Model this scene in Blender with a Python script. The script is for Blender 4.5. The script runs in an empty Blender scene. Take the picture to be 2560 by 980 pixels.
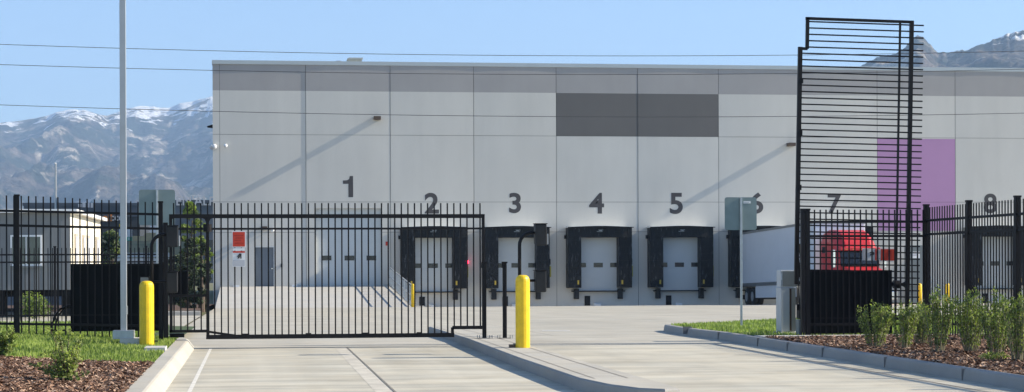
import bpy, math, random
import numpy as np
from mathutils import Vector, Matrix, noise
random.seed(7); rng = np.random.default_rng(11)
PI = math.pi
TH = math.radians(7.6); F = 4850.0; H = 1.5; ROLL = 0.0037
scene = bpy.context.scene
C = scene.collection

# ---------------------------------------------------------------- measuring
def U(px, w, py=654):
    px = px - ROLL*(py-654)
    return w*math.tan(TH+math.atan((px-1280)/F))
def dep(u, w): return u*math.sin(TH)+w*math.cos(TH)
def hz(px): return 654-ROLL*(px-1280)
def Z(px, py, w): return H+(hz(px)-py)/F*dep(U(px, w, py), w)
def G(px, py, z):
    d = (H-z)*F/(py-hz(px)); t = math.tan(TH+math.atan((px-ROLL*(py-654)-1280)/F))
    w = d/(t*math.sin(TH)+math.cos(TH)); return (w*t, w)

# ---------------------------------------------------------------- materials
MATS = {}
def mat(name, col, rough=.6, metal=0., var=0., vscale=3., bump=0., bscale=40., stretch=(1, 1, 1), col2=None, spec=.5, trans=0., detail=5., thr=None, rot=(0, 0, 0), streak=0.):
    if name in MATS: return MATS[name]
    m = bpy.data.materials.new(name); m.use_nodes = True
    nt = m.node_tree; N = nt.nodes; L = nt.links; b = N['Principled BSDF']
    b.inputs['Roughness'].default_value = rough; b.inputs['Metallic'].default_value = metal
    b.inputs['Specular IOR Level'].default_value = spec
    c = (*col, 1); b.inputs['Base Color'].default_value = c
    if var or bump or col2:
        tc = N.new('ShaderNodeTexCoord'); mp = N.new('ShaderNodeMapping'); mp.inputs['Scale'].default_value = stretch; mp.inputs['Rotation'].default_value = rot
        L.new(tc.outputs['Object'], mp.inputs['Vector'])
    if var or col2:
        n = N.new('ShaderNodeTexNoise'); n.inputs['Scale'].default_value = vscale; n.inputs['Detail'].default_value = detail
        n.inputs['Roughness'].default_value = .6
        L.new(mp.outputs['Vector'], n.inputs['Vector'])
        r = N.new('ShaderNodeValToRGB'); lo, hi = thr or (.3, .7)
        r.color_ramp.elements[0].position = lo; r.color_ramp.elements[1].position = hi
        a = tuple(max(0, x*(1-var)) for x in col); z = col2 or tuple(min(1, x*(1+var)) for x in col)
        if col2: a = col
        r.color_ramp.elements[0].color = (*a, 1); r.color_ramp.elements[1].color = (*z, 1)
        L.new(n.outputs['Fac'], r.inputs['Fac']); L.new(r.outputs['Color'], b.inputs['Base Color'])
        if streak:
            m2 = N.new('ShaderNodeMapping'); m2.inputs['Scale'].default_value = (1.3, 1.3, .09); L.new(tc.outputs['Object'], m2.inputs['Vector'])
            n3 = N.new('ShaderNodeTexNoise'); n3.inputs['Scale'].default_value = 1.6; n3.inputs['Detail'].default_value = 6; L.new(m2.outputs[0], n3.inputs['Vector'])
            r3 = N.new('ShaderNodeValToRGB'); r3.color_ramp.elements[0].position = .32; r3.color_ramp.elements[1].position = .62
            r3.color_ramp.elements[0].color = (1-streak, 1-streak*.95, 1-streak*.9, 1); r3.color_ramp.elements[1].color = (1, 1, 1, 1); L.new(n3.outputs['Fac'], r3.inputs[0])
            mu = N.new('ShaderNodeMix'); mu.data_type = 'RGBA'; mu.blend_type = 'MULTIPLY'; mu.inputs['Factor'].default_value = 1
            A_, B_ = [i for i in mu.inputs if i.type == 'RGBA']; L.new(r.outputs['Color'], A_); L.new(r3.outputs['Color'], B_)
            L.new([o for o in mu.outputs if o.type == 'RGBA'][0], b.inputs['Base Color'])
    if bump:
        n2 = N.new('ShaderNodeTexNoise'); n2.inputs['Scale'].default_value = bscale; n2.inputs['Detail'].default_value = 4
        L.new(mp.outputs['Vector'], n2.inputs['Vector'])
        bp = N.new('ShaderNodeBump'); bp.inputs['Strength'].default_value = bump; bp.inputs['Distance'].default_value = .02
        L.new(n2.outputs['Fac'], bp.inputs['Height']); L.new(bp.outputs['Normal'], b.inputs['Normal'])
    if trans:
        t = N.new('ShaderNodeBsdfTranslucent'); t.inputs['Color'].default_value = (col[0]*1.6, col[1]*1.8, col[2], 1)
        mx = N.new('ShaderNodeMixShader'); mx.inputs['Fac'].default_value = trans
        L.new(b.outputs[0], mx.inputs[1]); L.new(t.outputs[0], mx.inputs[2])
        L.new(mx.outputs[0], N['Material Output'].inputs['Surface'])
    MATS[name] = m; return m

def concrete(name, base, amt=.16, band=(.25, 3.2, 1), warm=(1.03, 1.0, .93), joints=None, wet=0):
    """poured concrete: soft bands across the lane, blotches and fine speckle"""
    if name in MATS: return MATS[name]
    m = bpy.data.materials.new(name); m.use_nodes = True
    nt = m.node_tree; N = nt.nodes; L = nt.links; b = N['Principled BSDF']; b.inputs['Roughness'].default_value = .82
    b.inputs['Specular IOR Level'].default_value = .3
    tc = N.new('ShaderNodeTexCoord')
    def nz(scale, st, det=5, dist=0):
        mp = N.new('ShaderNodeMapping'); mp.inputs['Scale'].default_value = st; L.new(tc.outputs['Object'], mp.inputs['Vector'])
        n = N.new('ShaderNodeTexNoise'); n.inputs['Scale'].default_value = scale; n.inputs['Detail'].default_value = det
        n.inputs['Distortion'].default_value = dist; L.new(mp.outputs['Vector'], n.inputs['Vector']); return n.outputs['Fac']
    def mth(op, a, c):
        q = N.new('ShaderNodeMath'); q.operation = op
        for i, v in enumerate((a, c)):
            if isinstance(v, (int, float)): q.inputs[i].default_value = v
            else: L.new(v, q.inputs[i])
        return q.outputs[0]
    f1 = nz(.55, band, 6, .3); f2 = nz(.7, (1, 1, 1), 6, .6); f3 = nz(38, (1, 1, 1), 3); f4 = nz(2.6, (.5, 1.6, 1), 7, 1.2)
    s = mth('ADD', mth('MULTIPLY', mth('SUBTRACT', f1, .5), 1.5), mth('MULTIPLY', mth('SUBTRACT', f2, .5), .9))
    s = mth('ADD', s, mth('MULTIPLY', mth('SUBTRACT', f3, .5), .35)); s = mth('ADD', s, mth('MULTIPLY', mth('SUBTRACT', f4, .5), .7))
    f5 = nz(.9, (1.5, .05, 1), 4, .2); f6 = nz(1.1, (1, 1, 1), 3, .4)
    s = mth('ADD', s, mth('MULTIPLY', mth('SUBTRACT', f5, .5), .7))
    s = mth('ADD', mth('MULTIPLY', s, amt*2.0), 1.0)
    cc = N.new('ShaderNodeCombineColor')
    for i, k in enumerate(warm):
        t_ = mth('ADD', 1.0, mth('MULTIPLY', mth('SUBTRACT', f6, .5), (.10, 0, -.14)[i]))
        L.new(mth('MULTIPLY', t_, mth('MULTIPLY', s, base*k)), cc.inputs[i])
    L.new(cc.outputs[0], b.inputs['Base Color'])
    bp = N.new('ShaderNodeBump'); bp.inputs['Strength'].default_value = .25; bp.inputs['Distance'].default_value = .01
    L.new(nz(60, (.4, 3, 1), 3), bp.inputs['Height']); L.new(bp.outputs['Normal'], b.inputs['Normal'])
    MATS[name] = m; return m

BLACK = mat('black powder coat', (.009, .008, .009), .5, var=.25, vscale=6, bump=.1, spec=.2)
BLACKW = mat('black steel sheet', (.004, .0042, .005), .55, var=.5, vscale=2.2, bump=.15, bscale=8, spec=.15)
GALV = mat('galvanised steel', (.42, .45, .47), .42, .55, var=.12, vscale=9, bump=.05)
POLEM = mat('grey painted pole', (.36, .39, .42), .4, .2, var=.06, vscale=5)
SIGNB = mat('sign back aluminium', (.20, .25, .25), .45, .45, var=.08, vscale=5)
YEL = mat('yellow bollard plastic', (.80, .53, .006), .45, var=.14, vscale=7, bump=.05, bscale=30)
WALLM = mat('off white painted wall', (.575, .555, .51), .75, var=.055, vscale=.42, stretch=(1, 1, .45), bump=.1, bscale=25, detail=7, streak=.03)
BANDM = mat('mid grey painted band', (.345, .33, .32), .75, var=.05, vscale=.5, bump=.1, bscale=25, streak=.03)
DARKM = mat('dark grey painted panel', (.125, .118, .112), .75, var=.05, vscale=.5, bump=.1, bscale=25, streak=.03)
PURP = mat('purple painted panel', (.41, .225, .40), .75, var=.04, vscale=.5, bump=.1, bscale=25)
JOINT = mat('joint sealant', (.13, .125, .12), .8)
COPE = mat('light metal coping', (.43, .46, .47), .4, .3, var=.04, vscale=1)
DIGIT = mat('dark painted numeral', (.055, .05, .052), .7, var=.1, vscale=3)
DOORW = mat('white sectional door', (.52, .54, .54), .5, var=.03, vscale=1)
DOORG = mat('grey steel door', (.14, .16, .185), .5, var=.04)
FRAMEM = mat('white door frame', (.65, .65, .63), .5)
GLASSD = mat('dark glazed window', (.02, .022, .024), .15, var=.2)
VINYL = mat('black vinyl dock pad', (.005, .0055, .007), .45, col2=(.075, .08, .088), thr=(.60, .70), vscale=2.2, bump=1.0, bscale=4, stretch=(4.2, 1, .9), spec=.2, rot=(0, .75, 0))  # pale diagonal streaks paint the highlights on wrinkles into the black
HOODW = mat('white hood sheet', (.88, .88, .84), .5, var=.03)
RUB = mat('black rubber', (.015, .015, .016), .8, var=.3, bump=.3, bscale=20)
REDS = mat('red sign paint', (.52, .035, .012), .5, var=.1, vscale=12)
WHT = mat('white paint', (.72, .73, .74), .5, var=.03)
GREYL = mat('light grey print', (.45, .46, .5), .5)
INK = mat('black ink', (.03, .03, .035), .6)
BRONZE = mat('bronze lamp housing', (.10, .065, .045), .45, .5)
BOXG = mat('pale cabinet paint', (.47, .49, .50), .45, .1, var=.05)
BOXD = mat('dark grey cabinet paint', (.15, .17, .175), .5, .1, var=.05)
CABR = mat('red truck paint', (.56, .03, .035), .36, var=.05, vscale=2)
TRL = mat('white trailer panel', (.70, .73, .78), .4, .1, var=.03, vscale=1.2)
ALU = mat('trailer aluminium rail', (.30, .31, .32), .4, .7, var=.1)
CHR = mat('chrome', (.7, .7, .72), .15, 1.)
WIREM = mat('weathered cable', (.05, .05, .055), .6)
CONC = concrete('driveway concrete', .435, .30, warm=(1.07, 1.0, .815))
CONY = concrete('yard concrete', .40, .20, (.5, 2.2, 1), (1.065, 1, .84))
CONR = concrete('ramp concrete', .44, .07, (1, 1, 1))
KERBM = concrete('kerb concrete', .29, .10, (1, 1, 1), (1.02, 1, .95))  # base darkened to put the shade of the kerb faces into the colour
KERBL = concrete('sunlit kerb concrete', .41, .14, (1, 1, 1), (1.06, 1, .86))  # paler copy: sunlight on left kerb and island top put into the colour
PADM = concrete('pad concrete', .50, .10, (1, 1, 1))
JL = mat('joint line', (.20, .18, .16), .9, var=.3, vscale=3)
JD = mat('dark sealed joint', (.10, .095, .085), .9, var=.5, vscale=2)
JW = mat('pale seam', (.62, .60, .54), .9, var=.15, vscale=4)
SOILG = mat('turf soil', (.045, .075, .02), .95, var=.4, vscale=5, bump=.5, bscale=30)
MULB = mat('mulch bed', (.085, .048, .032), .95, var=.5, vscale=14, bump=1, bscale=45)
GRD = mat('far ground', (.16, .15, .085), .95, col2=(.10, .12, .05), vscale=.02, bump=.2, bscale=2)
BARK = mat('bark', (.09, .065, .045), .9, var=.3, bump=.6, bscale=12)
MULC = [mat('mulch chip dark', (.095, .050, .030), .9), mat('mulch chip brown', (.23, .125, .075), .9), mat('mulch chip tan', (.42, .27, .18), .9), mat('mulch chip pale', (.50, .35, .25), .9)]
GRS = [mat('grass blade mid', (.19, .25, .05), .7, trans=.3), mat('grass blade light', (.30, .37, .085), .7, trans=.3), mat('grass blade dark', (.11, .165, .035), .7, trans=.3)]
LEAFS = [mat('shrub leaf mid', (.16, .20, .045), .6, trans=.3), mat('shrub leaf light', (.31, .36, .10), .6, trans=.4), mat('shrub leaf dark', (.075, .10, .03), .6, trans=.3)]
LEAFT = [mat('tree leaf mid', (.13, .18, .035), .6, trans=.4), mat('tree leaf light', (.22, .27, .06), .6, trans=.4), mat('tree leaf dark', (.07, .10, .025), .6, trans=.3)]
LEAFD = [mat('evergreen leaf', (.022, .038, .018), .7, trans=.1), mat('evergreen leaf light', (.045, .07, .025), .7, trans=.1), mat('evergreen leaf dark', (.01, .018, .01), .7)]

# ---------------------------------------------------------------- object helpers
def tag(o, label=None, cat=None, group=None, kind=None):
    if label: o['label'] = label
    if cat: o['category'] = cat
    if group: o['group'] = group
    if kind: o['kind'] = kind
    return o
def thing(name, label, cat, loc=(0, 0, 0), rot=(0, 0, 0), group=None):
    o = bpy.data.objects.new(name, None); C.objects.link(o); o.location = loc; o.rotation_euler = rot
    o.empty_display_size = .2
    return tag(o, label, cat, group)
def copy_tree(o, loc, label=None, rot=None, parent=None):
    c = o.copy(); C.objects.link(c); c.parent = parent
    if loc is not None: c.location = loc
    if rot is not None: c.rotation_euler = rot
    if label: c['label'] = label
    for ch in list(o.children): copy_tree(ch, None, None, None, c)
    return c

class MB:
    def __init__(s, off=(0, 0, 0)): s.v = []; s.f = []; s.m = []; s.o = Vector(off)
    def add(s, vs, fs, m=0):
        b = len(s.v); s.v += [tuple(Vector(p)-s.o) for p in vs]
        s.f += [tuple(b+i for i in f) for f in fs]; s.m += [m]*len(fs); return s
    def box(s, x0, x1, y0, y1, z0, z1, m=0):
        return s.add([(x0, y0, z0), (x1, y0, z0), (x1, y1, z0), (x0, y1, z0), (x0, y0, z1), (x1, y0, z1), (x1, y1, z1), (x0, y1, z1)],
                     [(0, 3, 2, 1), (4, 5, 6, 7), (0, 1, 5, 4), (1, 2, 6, 5), (2, 3, 7, 6), (3, 0, 4, 7)], m)
    def beam(s, p, q, w, h=None, m=0, up=(0, 0, 1)):
        h = h or w; p = Vector(p); q = Vector(q); d = (q-p).normalized(); u = Vector(up)
        if abs(d.dot(u)) > .98: u = Vector((0, 1, 0))
        a = d.cross(u).normalized()*w/2; b = a.cross(d).normalized()*h/2
        vs = [p-a-b, p+a-b, p+a+b, p-a+b, q-a-b, q+a-b, q+a+b, q-a+b]
        return s.add(vs, [(3, 2, 1, 0), (4, 5, 6, 7), (0, 1, 5, 4), (1, 2, 6, 5), (2, 3, 7, 6), (3, 0, 4, 7)], m)
    def tube(s, pts, r, n=10, m=0, cap=True):
        pts = [Vector(p) for p in pts]; k = len(pts); rs = r if isinstance(r, (list, tuple)) else [r]*k
        ref = Vector((0, 0, 1)); vs = []
        d0 = (pts[1]-pts[0]).normalized()
        if abs(d0.z) > .9: ref = Vector((1, 0, 0))
        for i, p in enumerate(pts):
            d = (pts[min(i+1, k-1)]-pts[max(i-1, 0)]).normalized()
            a = d.cross(ref)
            a = a.normalized() if a.length > 1e-4 else Vector((1, 0, 0)); b = d.cross(a).normalized()
            ref = b.cross(d) if False else ref
            for j in range(n):
                t = 2*PI*j/n; vs.append(p+a*math.cos(t)*rs[i]+b*math.sin(t)*rs[i])
        fs = [(i*n+j, i*n+(j+1) % n, (i+1)*n+(j+1) % n, (i+1)*n+j) for i in range(k-1) for j in range(n)]
        if cap: fs += [tuple(range(n-1, -1, -1)), tuple((k-1)*n+j for j in range(n))]
        return s.add(vs, fs, m)
    def prism(s, poly, lo, hi, axis='z', m=0):
        """extrude a 2-D outline; axis z: poly=(x,y); axis y: poly=(x,z); axis x: poly=(y,z)"""
        def P(a, b, c): return {'z': (a, b, c), 'y': (a, c, b), 'x': (c, a, b)}[axis]
        n = len(poly); vs = [P(a, b, lo) for a, b in poly]+[P(a, b, hi) for a, b in poly]
        fs = [tuple(range(n)), tuple(range(2*n-1, n-1, -1))]+[(i, i+n, (i+1) % n+n, (i+1) % n) for i in range(n)]
        return s.add(vs, fs, m)
    def build(s, name, mats, parent=None, smooth=False, bevel=0, fix=True):
        me = bpy.data.meshes.new(name); me.from_pydata(s.v, [], s.f)
        for x in (mats if isinstance(mats, (list, tuple)) else [mats]): me.materials.append(x)
        me.polygons.foreach_set('material_index', s.m)
        if smooth: me.polygons.foreach_set('use_smooth', [True]*len(s.f))
        if fix:
            import bmesh
            bm = bmesh.new(); bm.from_mesh(me); bmesh.ops.recalc_face_normals(bm, faces=bm.faces); bm.to_mesh(me); bm.free()
        me.update(); o = bpy.data.objects.new(name, me); C.objects.link(o); o.parent = parent
        if parent is None: o.location = s.o
        if bevel:
            b = o.modifiers.new('b', 'BEVEL'); b.width = bevel; b.segments = 2; b.limit_method = 'ANGLE'
        return o
def raw(name, V, Fq, mi, mats, parent=None, nv=4, smooth=False):
    """fast mesh from numpy: V (n,3), faces as consecutive nv-gons"""
    me = bpy.data.meshes.new(name); n = len(V); nf = n//nv
    me.vertices.add(n); me.vertices.foreach_set('co', V.astype(np.float32).ravel())
    me.loops.add(nf*nv); me.loops.foreach_set('vertex_index', np.arange(nf*nv, dtype=np.int32))
    me.polygons.add(nf); me.polygons.foreach_set('loop_start', np.arange(0, nf*nv, nv, dtype=np.int32))
    me.polygons.foreach_set('loop_total', np.full(nf, nv, dtype=np.int32))
    for x in mats: me.materials.append(x)
    me.polygons.foreach_set('material_index', mi.astype(np.int32)); me.update(calc_edges=True); me.validate()
    o = bpy.data.objects.new(name, me); C.objects.link(o); o.parent = parent; return o
def struct(o): o['kind'] = 'structure'; return o

# ---------------------------------------------------------------- ground heights
WW = 106.9           # distance of the warehouse wall
WG = 34.2            # gate line
def gz(y):
    if y < 36: return 0.
    if y < 90:
        t = (y-36)/54; return -.6*t
    if y < 110: return -.6-.7*min(1, (y-90)/15)
    return -1.3
def lz(x, y):        # left lawn
    t = min(1, max(0, (-1.34-x)/3)); b = .15+.12*t*t*(3-2*t)
    if y > 35: b += min(0, -(y-35)*.011)
    return b

def sheet(name, xs, ys, fz, m, smooth=True):
    b = MB(); nx, ny = len(xs), len(ys)
    b.v = [(x, y, fz(x, y)) for y in ys for x in xs]
    b.f = [(j*nx+i, j*nx+i+1, (j+1)*nx+i+1, (j+1)*nx+i) for j in range(ny-1) for i in range(nx-1)]
    b.m = [0]*len(b.f)
    return struct(b.build(name, m, smooth=smooth, fix=False))
lin = lambda a, b, n: [a+(b-a)*i/n for i in range(n+1)]

far = [-6000, -2500, -1000, -400, -150, -60, -20, 0, 20, 60, 150, 400, 1000, 2500, 6000]
def gfar(x, y):
    if y < 36: return -.12
    if y < 110: return gz(y)-.15
    return -1.6
sheet('ground', far, [-40, 0, 10, 20, 36, 50, 70, 90, 100, 112, 160, 300, 700, 1500, 3000, 6500, 9000], gfar, GRD)
XL = -1.77
sheet('driveway', [-1.02, 1.55, 3.8, 4.4, 8.8, 60], [2, 10, 20, 34.28], lambda x, y: 0, CONC)
sheet('yard_pavement', [XL, 0, 7.5, 20, 40, 70, 95], [34.3, 36]+lin(40, 90, 10)+lin(93, 108, 5), lambda x, y: gz(y), CONY)
# loading ramp up to door 1
zt = Z(700, 716, WW); ys = 91.0; zs = gz(ys)+.012
rp = MB()
rp.prism([(ys, zs-.4), (WW, zs-.8), (WW, zt), (ys+1.0, zs+.03), (ys, zs)], XL, U(972, WW), 'x')
struct(rp.build('ramp', CONR))
# side roads at the left, beyond the fence
sheet('side_road', [-70, -30, -10, XL-.005], [45.5, 50, 60, 68], lambda x, y: gz(y)+.03, CONY)

# joints in the concrete
def strip(name, pts, w, m, dz=.004, zf=None):
    zf = zf or (lambda x, y: gz(y)); b = MB()
    for (a, c) in zip(pts[:-1], pts[1:]):
        a = Vector(a); c = Vector(c); d = (c-a).normalized(); n = Vector((-d.y, d.x))*w/2
        k = max(1, int((c-a).length/6))
        for i in range(k):
            p = a+(c-a)*i/k; q = a+(c-a)*(i+1)/k
            b.add([(p.x-n.x, p.y-n.y, zf(p.x, p.y)+dz), (q.x-n.x, q.y-n.y, zf(q.x, q.y)+dz), (q.x+n.x, q.y+n.y, zf(q.x, q.y)+dz), (p.x+n.x, p.y+n.y, zf(p.x, p.y)+dz)], [(0, 1, 2, 3)])
    return struct(b.build(name, m, fix=False))
strip('road_seam', [(-.74, 5), (-.74, 34.2)], .05, JW, .0015)
strip('road_seam', [(1.47, 5), (1.51, 34.2)], .20, mat('worn seam', (.50, .465, .39), .9, var=.2, vscale=3), .0015)
strip('road_seam', [(1.60, 5), (1.63, 34.2)], .02, JL, .008)
strip('road_seam', [(-.95, 34.28), (3.8, 34.28)], .05, JD, .008)
strip('road_seam', [(4.4, 34.28), (8.8, 34.28)], .05, JD, .008)
strip('road_seam', [(2.2, 30.2), (3.78, 30.2)], .025, JL, .008)
strip('road_seam', [(8.25, 5), (8.25, 34.2)], .03, JL)
for y in (25.5, 21.2): strip('road_seam', [(4.45, y), (8.75, y)], .02, JL)
JY = mat('worn yard joint', (.27, .25, .22), .9, var=.2, vscale=2)
for y in (40, 46, 52.5, 60, 68, 76, 84): strip('road_seam', [(XL, y), (60, y)], .04, JY, .0015)
for x in (6.2, 10.8, 15.4, 20, 24.6, 29.2): strip('road_seam', [(x, 44 if 8 < x else 34.4), (x, 90)], .025, JY, .0015)
for (px0, px1, py) in ((1355, 1425, 823), (800, 832, 822.5)):
    a = G(px0, py, -.05); c = G(px1, py, -.05)
    strip('road_marking', [(a[0], a[1]), (c[0], c[1])], .16, WHT, .007)

# kerbs
def kerb(name, pts, inner, wd=.16, h=.15, z0f=None, drop=.25, slope=0., m=None):
    """pts: road-side foot line; inner: +1 raised side to the left of travel, -1 right"""
    z0f = z0f or (lambda x, y: gz(y)); b = MB(); P = [Vector(p) for p in pts]; secs = []
    for i, p in enumerate(P):
        d = (P[min(i+1, len(P)-1)]-P[max(i-1, 0)]).normalized(); n = Vector((-d.y, d.x))*inner; z = z0f(p.x, p.y)
        prof = [(0, -drop), (0, 0), (.018+slope*.8, h*.8), (.028+slope*.93, h*.93), (.05+slope, h), (wd, h), (wd, -drop)]
        secs.append([(p.x+n.x*a, p.y+n.y*a, z+c) for a, c in prof])
    k = 7; vs = [q for s_ in secs for q in s_]
    fs = [(i*k+j, i*k+j+1, (i+1)*k+j+1, (i+1)*k+j) for i in range(len(P)-1) for j in range(k-1)]
    b.add(vs, fs); b.add(secs[0], [tuple(range(k))]); b.add(secs[-1], [tuple(range(k))])
    return struct(b.build(name, m or KERBM))
kerb('kerb', [(-1.02, y) for y in lin(5, 34, 12)]+[(-1.06, 35.2), (-1.2, 36.3), (-1.5, 37.3)], 1, .32, slope=.09, m=KERBL)
kr = [(8.75, y) for y in lin(5, 36, 12)]+[(8.78, 38), (8.86, 40), (8.98, 41.6), (9.1, 42.6), (9.35, 43.2), (9.8, 43.6), (11, 45), (13.5, 48.6), (16, 50.5), (20, 51.5), (60, 52)]
kerb('kerb', kr, -1, .17)
# kerb joints
for y in (23.2, 26.2, 29.2, 31.2, 33.1, 36.0, 39.0): struct(MB().box(8.738, 8.93, y, y+.005, .001, .1508).build('kerb_joint', mat('tooled kerb joint', (.17, .17, .17), .9)))
# traffic island
isl = MB(); ZI = .15
L = [(3.78, 42.2), (3.72, 34), (3.68, 27), (3.72, 22.2), (3.85, 21.0), (4.05, 20.3), (4.3, 20.05), (4.5, 20.2), (4.52, 21), (4.45, 26), (4.42, 34), (4.6, 42), (4.4, 42.6), (4.0, 42.6)]
def inset(P, d):
    P = [Vector(p) for p in P]; out = []
    for i, p in enumerate(P):
        a = (p-P[i-1]).normalized(); b = (P[(i+1) % len(P)]-p).normalized(); t = (a+b).normalized(); n = Vector((-t.y, t.x)); out.append((p.x+n.x*d, p.y+n.y*d))
    return out
for (a, z0, b_, z1) in ((0, -.3, .012, ZI-.02), (.012, ZI-.02, .035, ZI)):
    A = inset(L, a); B = inset(L, b_); n = len(L)
    isl.add([(x, y, z0+gz(y)*.9) for x, y in A]+[(x, y, z1+gz(y)*.9) for x, y in B], [(i, (i+1) % n, (i+1) % n+n, i+n) for i in range(n)])
B = inset(L, .035); isl.add([(x, y, ZI+gz(y)*.9) for x, y in B], [tuple(range(len(L)))], 1)
struct(isl.build('traffic_island', [KERBM, KERBL]))
for (x, y0, y1) in ((3.89, 22, 41.5), (4.28, 22, 41.5)): strip('island_seam', [(x, y0), (x, y1)], .014, JL, .004, lambda x, y: ZI+gz(y)*.9)
for y in (22.4, 25.3, 28.4, 31.4, 36.5): strip('island_seam', [(3.76, y), (4.4, y)], .014, JL, .006, lambda x, y: ZI+gz(y)*.9)

# lawns and beds
sheet('lawn', lin(-30, -1.32, 24), lin(26.6, 45.5, 20), lambda x, y: lz(x, y)-.01, SOILG)
sheet('mulch_bed', lin(-30, -1.32, 24), lin(4, 26.6, 20), lambda x, y: lz(x, y)-.012+.02*noise.noise((x*2, y*2, 0)), MULB)
sheet('mulch_bed', lin(8.91, 60, 40), lin(4, 33.55, 24), lambda x, y: .135+.03*noise.noise((x*1.5, y*1.5, 3)), MULB)
lb = MB()
lawn_r = [(8.92, 34.0), (60, 34.0), (60, 51.8), (20, 51.3), (16, 50.3), (13.6, 48.4), (11.1, 44.8), (9.9, 43.4), (9.45, 43.0), (9.2, 42.4), (9.05, 40), (8.94, 38)]
def inpoly(x, y, P):
    r = np.zeros(x.shape, bool); n = len(P)
    for i in range(n):
        x0, y0 = P[i]; x1, y1 = P[(i+1) % n]
        if y0 == y1: continue
        c = ((y0 > y) != (y1 > y)) & (x < (x1-x0)*(y-y0)/(y1-y0)+x0); r ^= c
    return r
lb.add([(x, y, .14+gz(y)) for x, y in lawn_r], [tuple(range(len(lawn_r)))])
struct(lb.build('lawn', SOILG))
struct(MB().box(8.93, 60, 33.55, 34.0, -.1, .155).build('mow_strip', PADM))
struct(MB().box(11.9, 12.45, 4, 33.56, -.1, .151).build('mow_strip', PADM))
# grey/white kerb far left and bed behind it
kerb('kerb', [(x, 68) for x in lin(-70, XL-.05, 6)], 1, .5, .15, lambda x, y: gz(y)+.03)
kerb('kerb', [(x, 45.5) for x in lin(-1.9, -70, 6)], 1, .5, .15, lambda x, y: gz(y)+.03)
sheet('mulch_bed', [-70, -20, XL-.05], [68.4, 75, 90, 108], lambda x, y: gz(y)+.2, MULB)

def blades(name, pts, zf, hgt, mats, label, wid=.009, seed=0):
    n = len(pts); r = np.random.default_rng(seed)
    hh = hgt*(.5+r.random(n)); a = r.random(n)*2*PI; lean = .5*hgt*(r.random(n))
    dx = np.cos(a)*wid; dy = np.sin(a)*wid; la = r.random(n)*2*PI
    z = np.array([zf(x, y) for x, y in pts]); x = pts[:, 0]; y = pts[:, 1]
    V = np.empty((n, 3, 3)); V[:, 0] = np.stack([x-dx, y-dy, z-.01], 1); V[:, 1] = np.stack([x+dx, y+dy, z-.01], 1)
    V[:, 2] = np.stack([x+np.cos(la)*lean, y+np.sin(la)*lean, z+hh], 1)
    pn = np.array([noise.noise((p[0]*1.6, p[1]*1.1, seed)) for p in pts])
    s = pn*1.3+r.normal(0, .45, n); mi = np.where(s > .35, 1, np.where(s < -.35, 2, 0))
    return tag(raw(name, V.reshape(-1, 3), None, mi, mats, nv=3), label, 'grass', kind='stuff')
def rnd(x0, x1, y0, y1, n): return np.stack([rng.uniform(x0, x1, n), rng.uniform(y0, y1, n)], 1)
p1 = np.concatenate([rnd(-8.6, -1.34, 26.5, 36, 42000), rnd(-11, -1.9, 36, 45.5, 16000)])
p1 = p1[(p1[:, 1] > 26.6+.25*np.sin(p1[:, 0]*1.3))]
p1 = p1[~((p1[:, 0] > -1.70) & (p1[:, 1] > 30.0) & (p1[:, 1] < 31.0))]
blades('grass', p1, lz, .042, GRS, 'short green turf left of the driveway between bark bed and black fence', .012, 1)
p2 = rnd(8.95, 21, 34.02, 51.5, 48000); p2 = p2[inpoly(p2[:, 0], p2[:, 1], lawn_r)]
blades('grass', p2, lambda x, y: .15+gz(y), .04, GRS, 'bright green turf behind the right kerb around the sign post', .012, 2)

def chips(name, pts, zf, label, seed):
    r = np.random.default_rng(seed); n = len(pts); a = r.random(n)*2*PI; ln = r.uniform(.012, .045, n); wd = r.uniform(.004, .013, n)
    tilt = r.normal(0, .35, n); z = np.array([zf(x, y) for x, y in pts])+r.uniform(0, .03, n)
    ux, uy = np.cos(a), np.sin(a); vx, vy = -uy, ux; V = np.empty((n, 4, 3)); roll = r.normal(0, .4, n)
    for k, (i, j) in enumerate(((-1, -1), (1, -1), (1, 1), (-1, 1))):
        V[:, k] = np.stack([pts[:, 0]+ux*ln*i+vx*wd*j, pts[:, 1]+uy*ln*i+vy*wd*j, z+ln*i*np.sin(tilt)+wd*j*np.sin(roll)], 1)
    mi = r.choice(4, n, p=[.38, .34, .20, .08])
    return tag(raw(name, V.reshape(-1, 3), None, mi, MULC), label, 'bark mulch', kind='stuff')
c1 = rnd(-6.5, -1.34, 19.5, 26.7, 52000); c1 = c1[c1[:, 1] < 26.75+.25*np.sin(c1[:, 0]*1.3)]
chips('mulch_chips', c1, lambda x, y: lz(x, y)-.005, 'brown bark chips in the bed at the lower left beside the driveway kerb', 3)
c2 = np.concatenate([rnd(8.95, 14, 19.5, 33.5, 70000)])
chips('mulch_chips', c2, lambda x, y: .135+.03*noise.noise((x*1.5, y*1.5, 3)), 'brown bark chips under the shrubs along the right kerb', 4)

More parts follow.
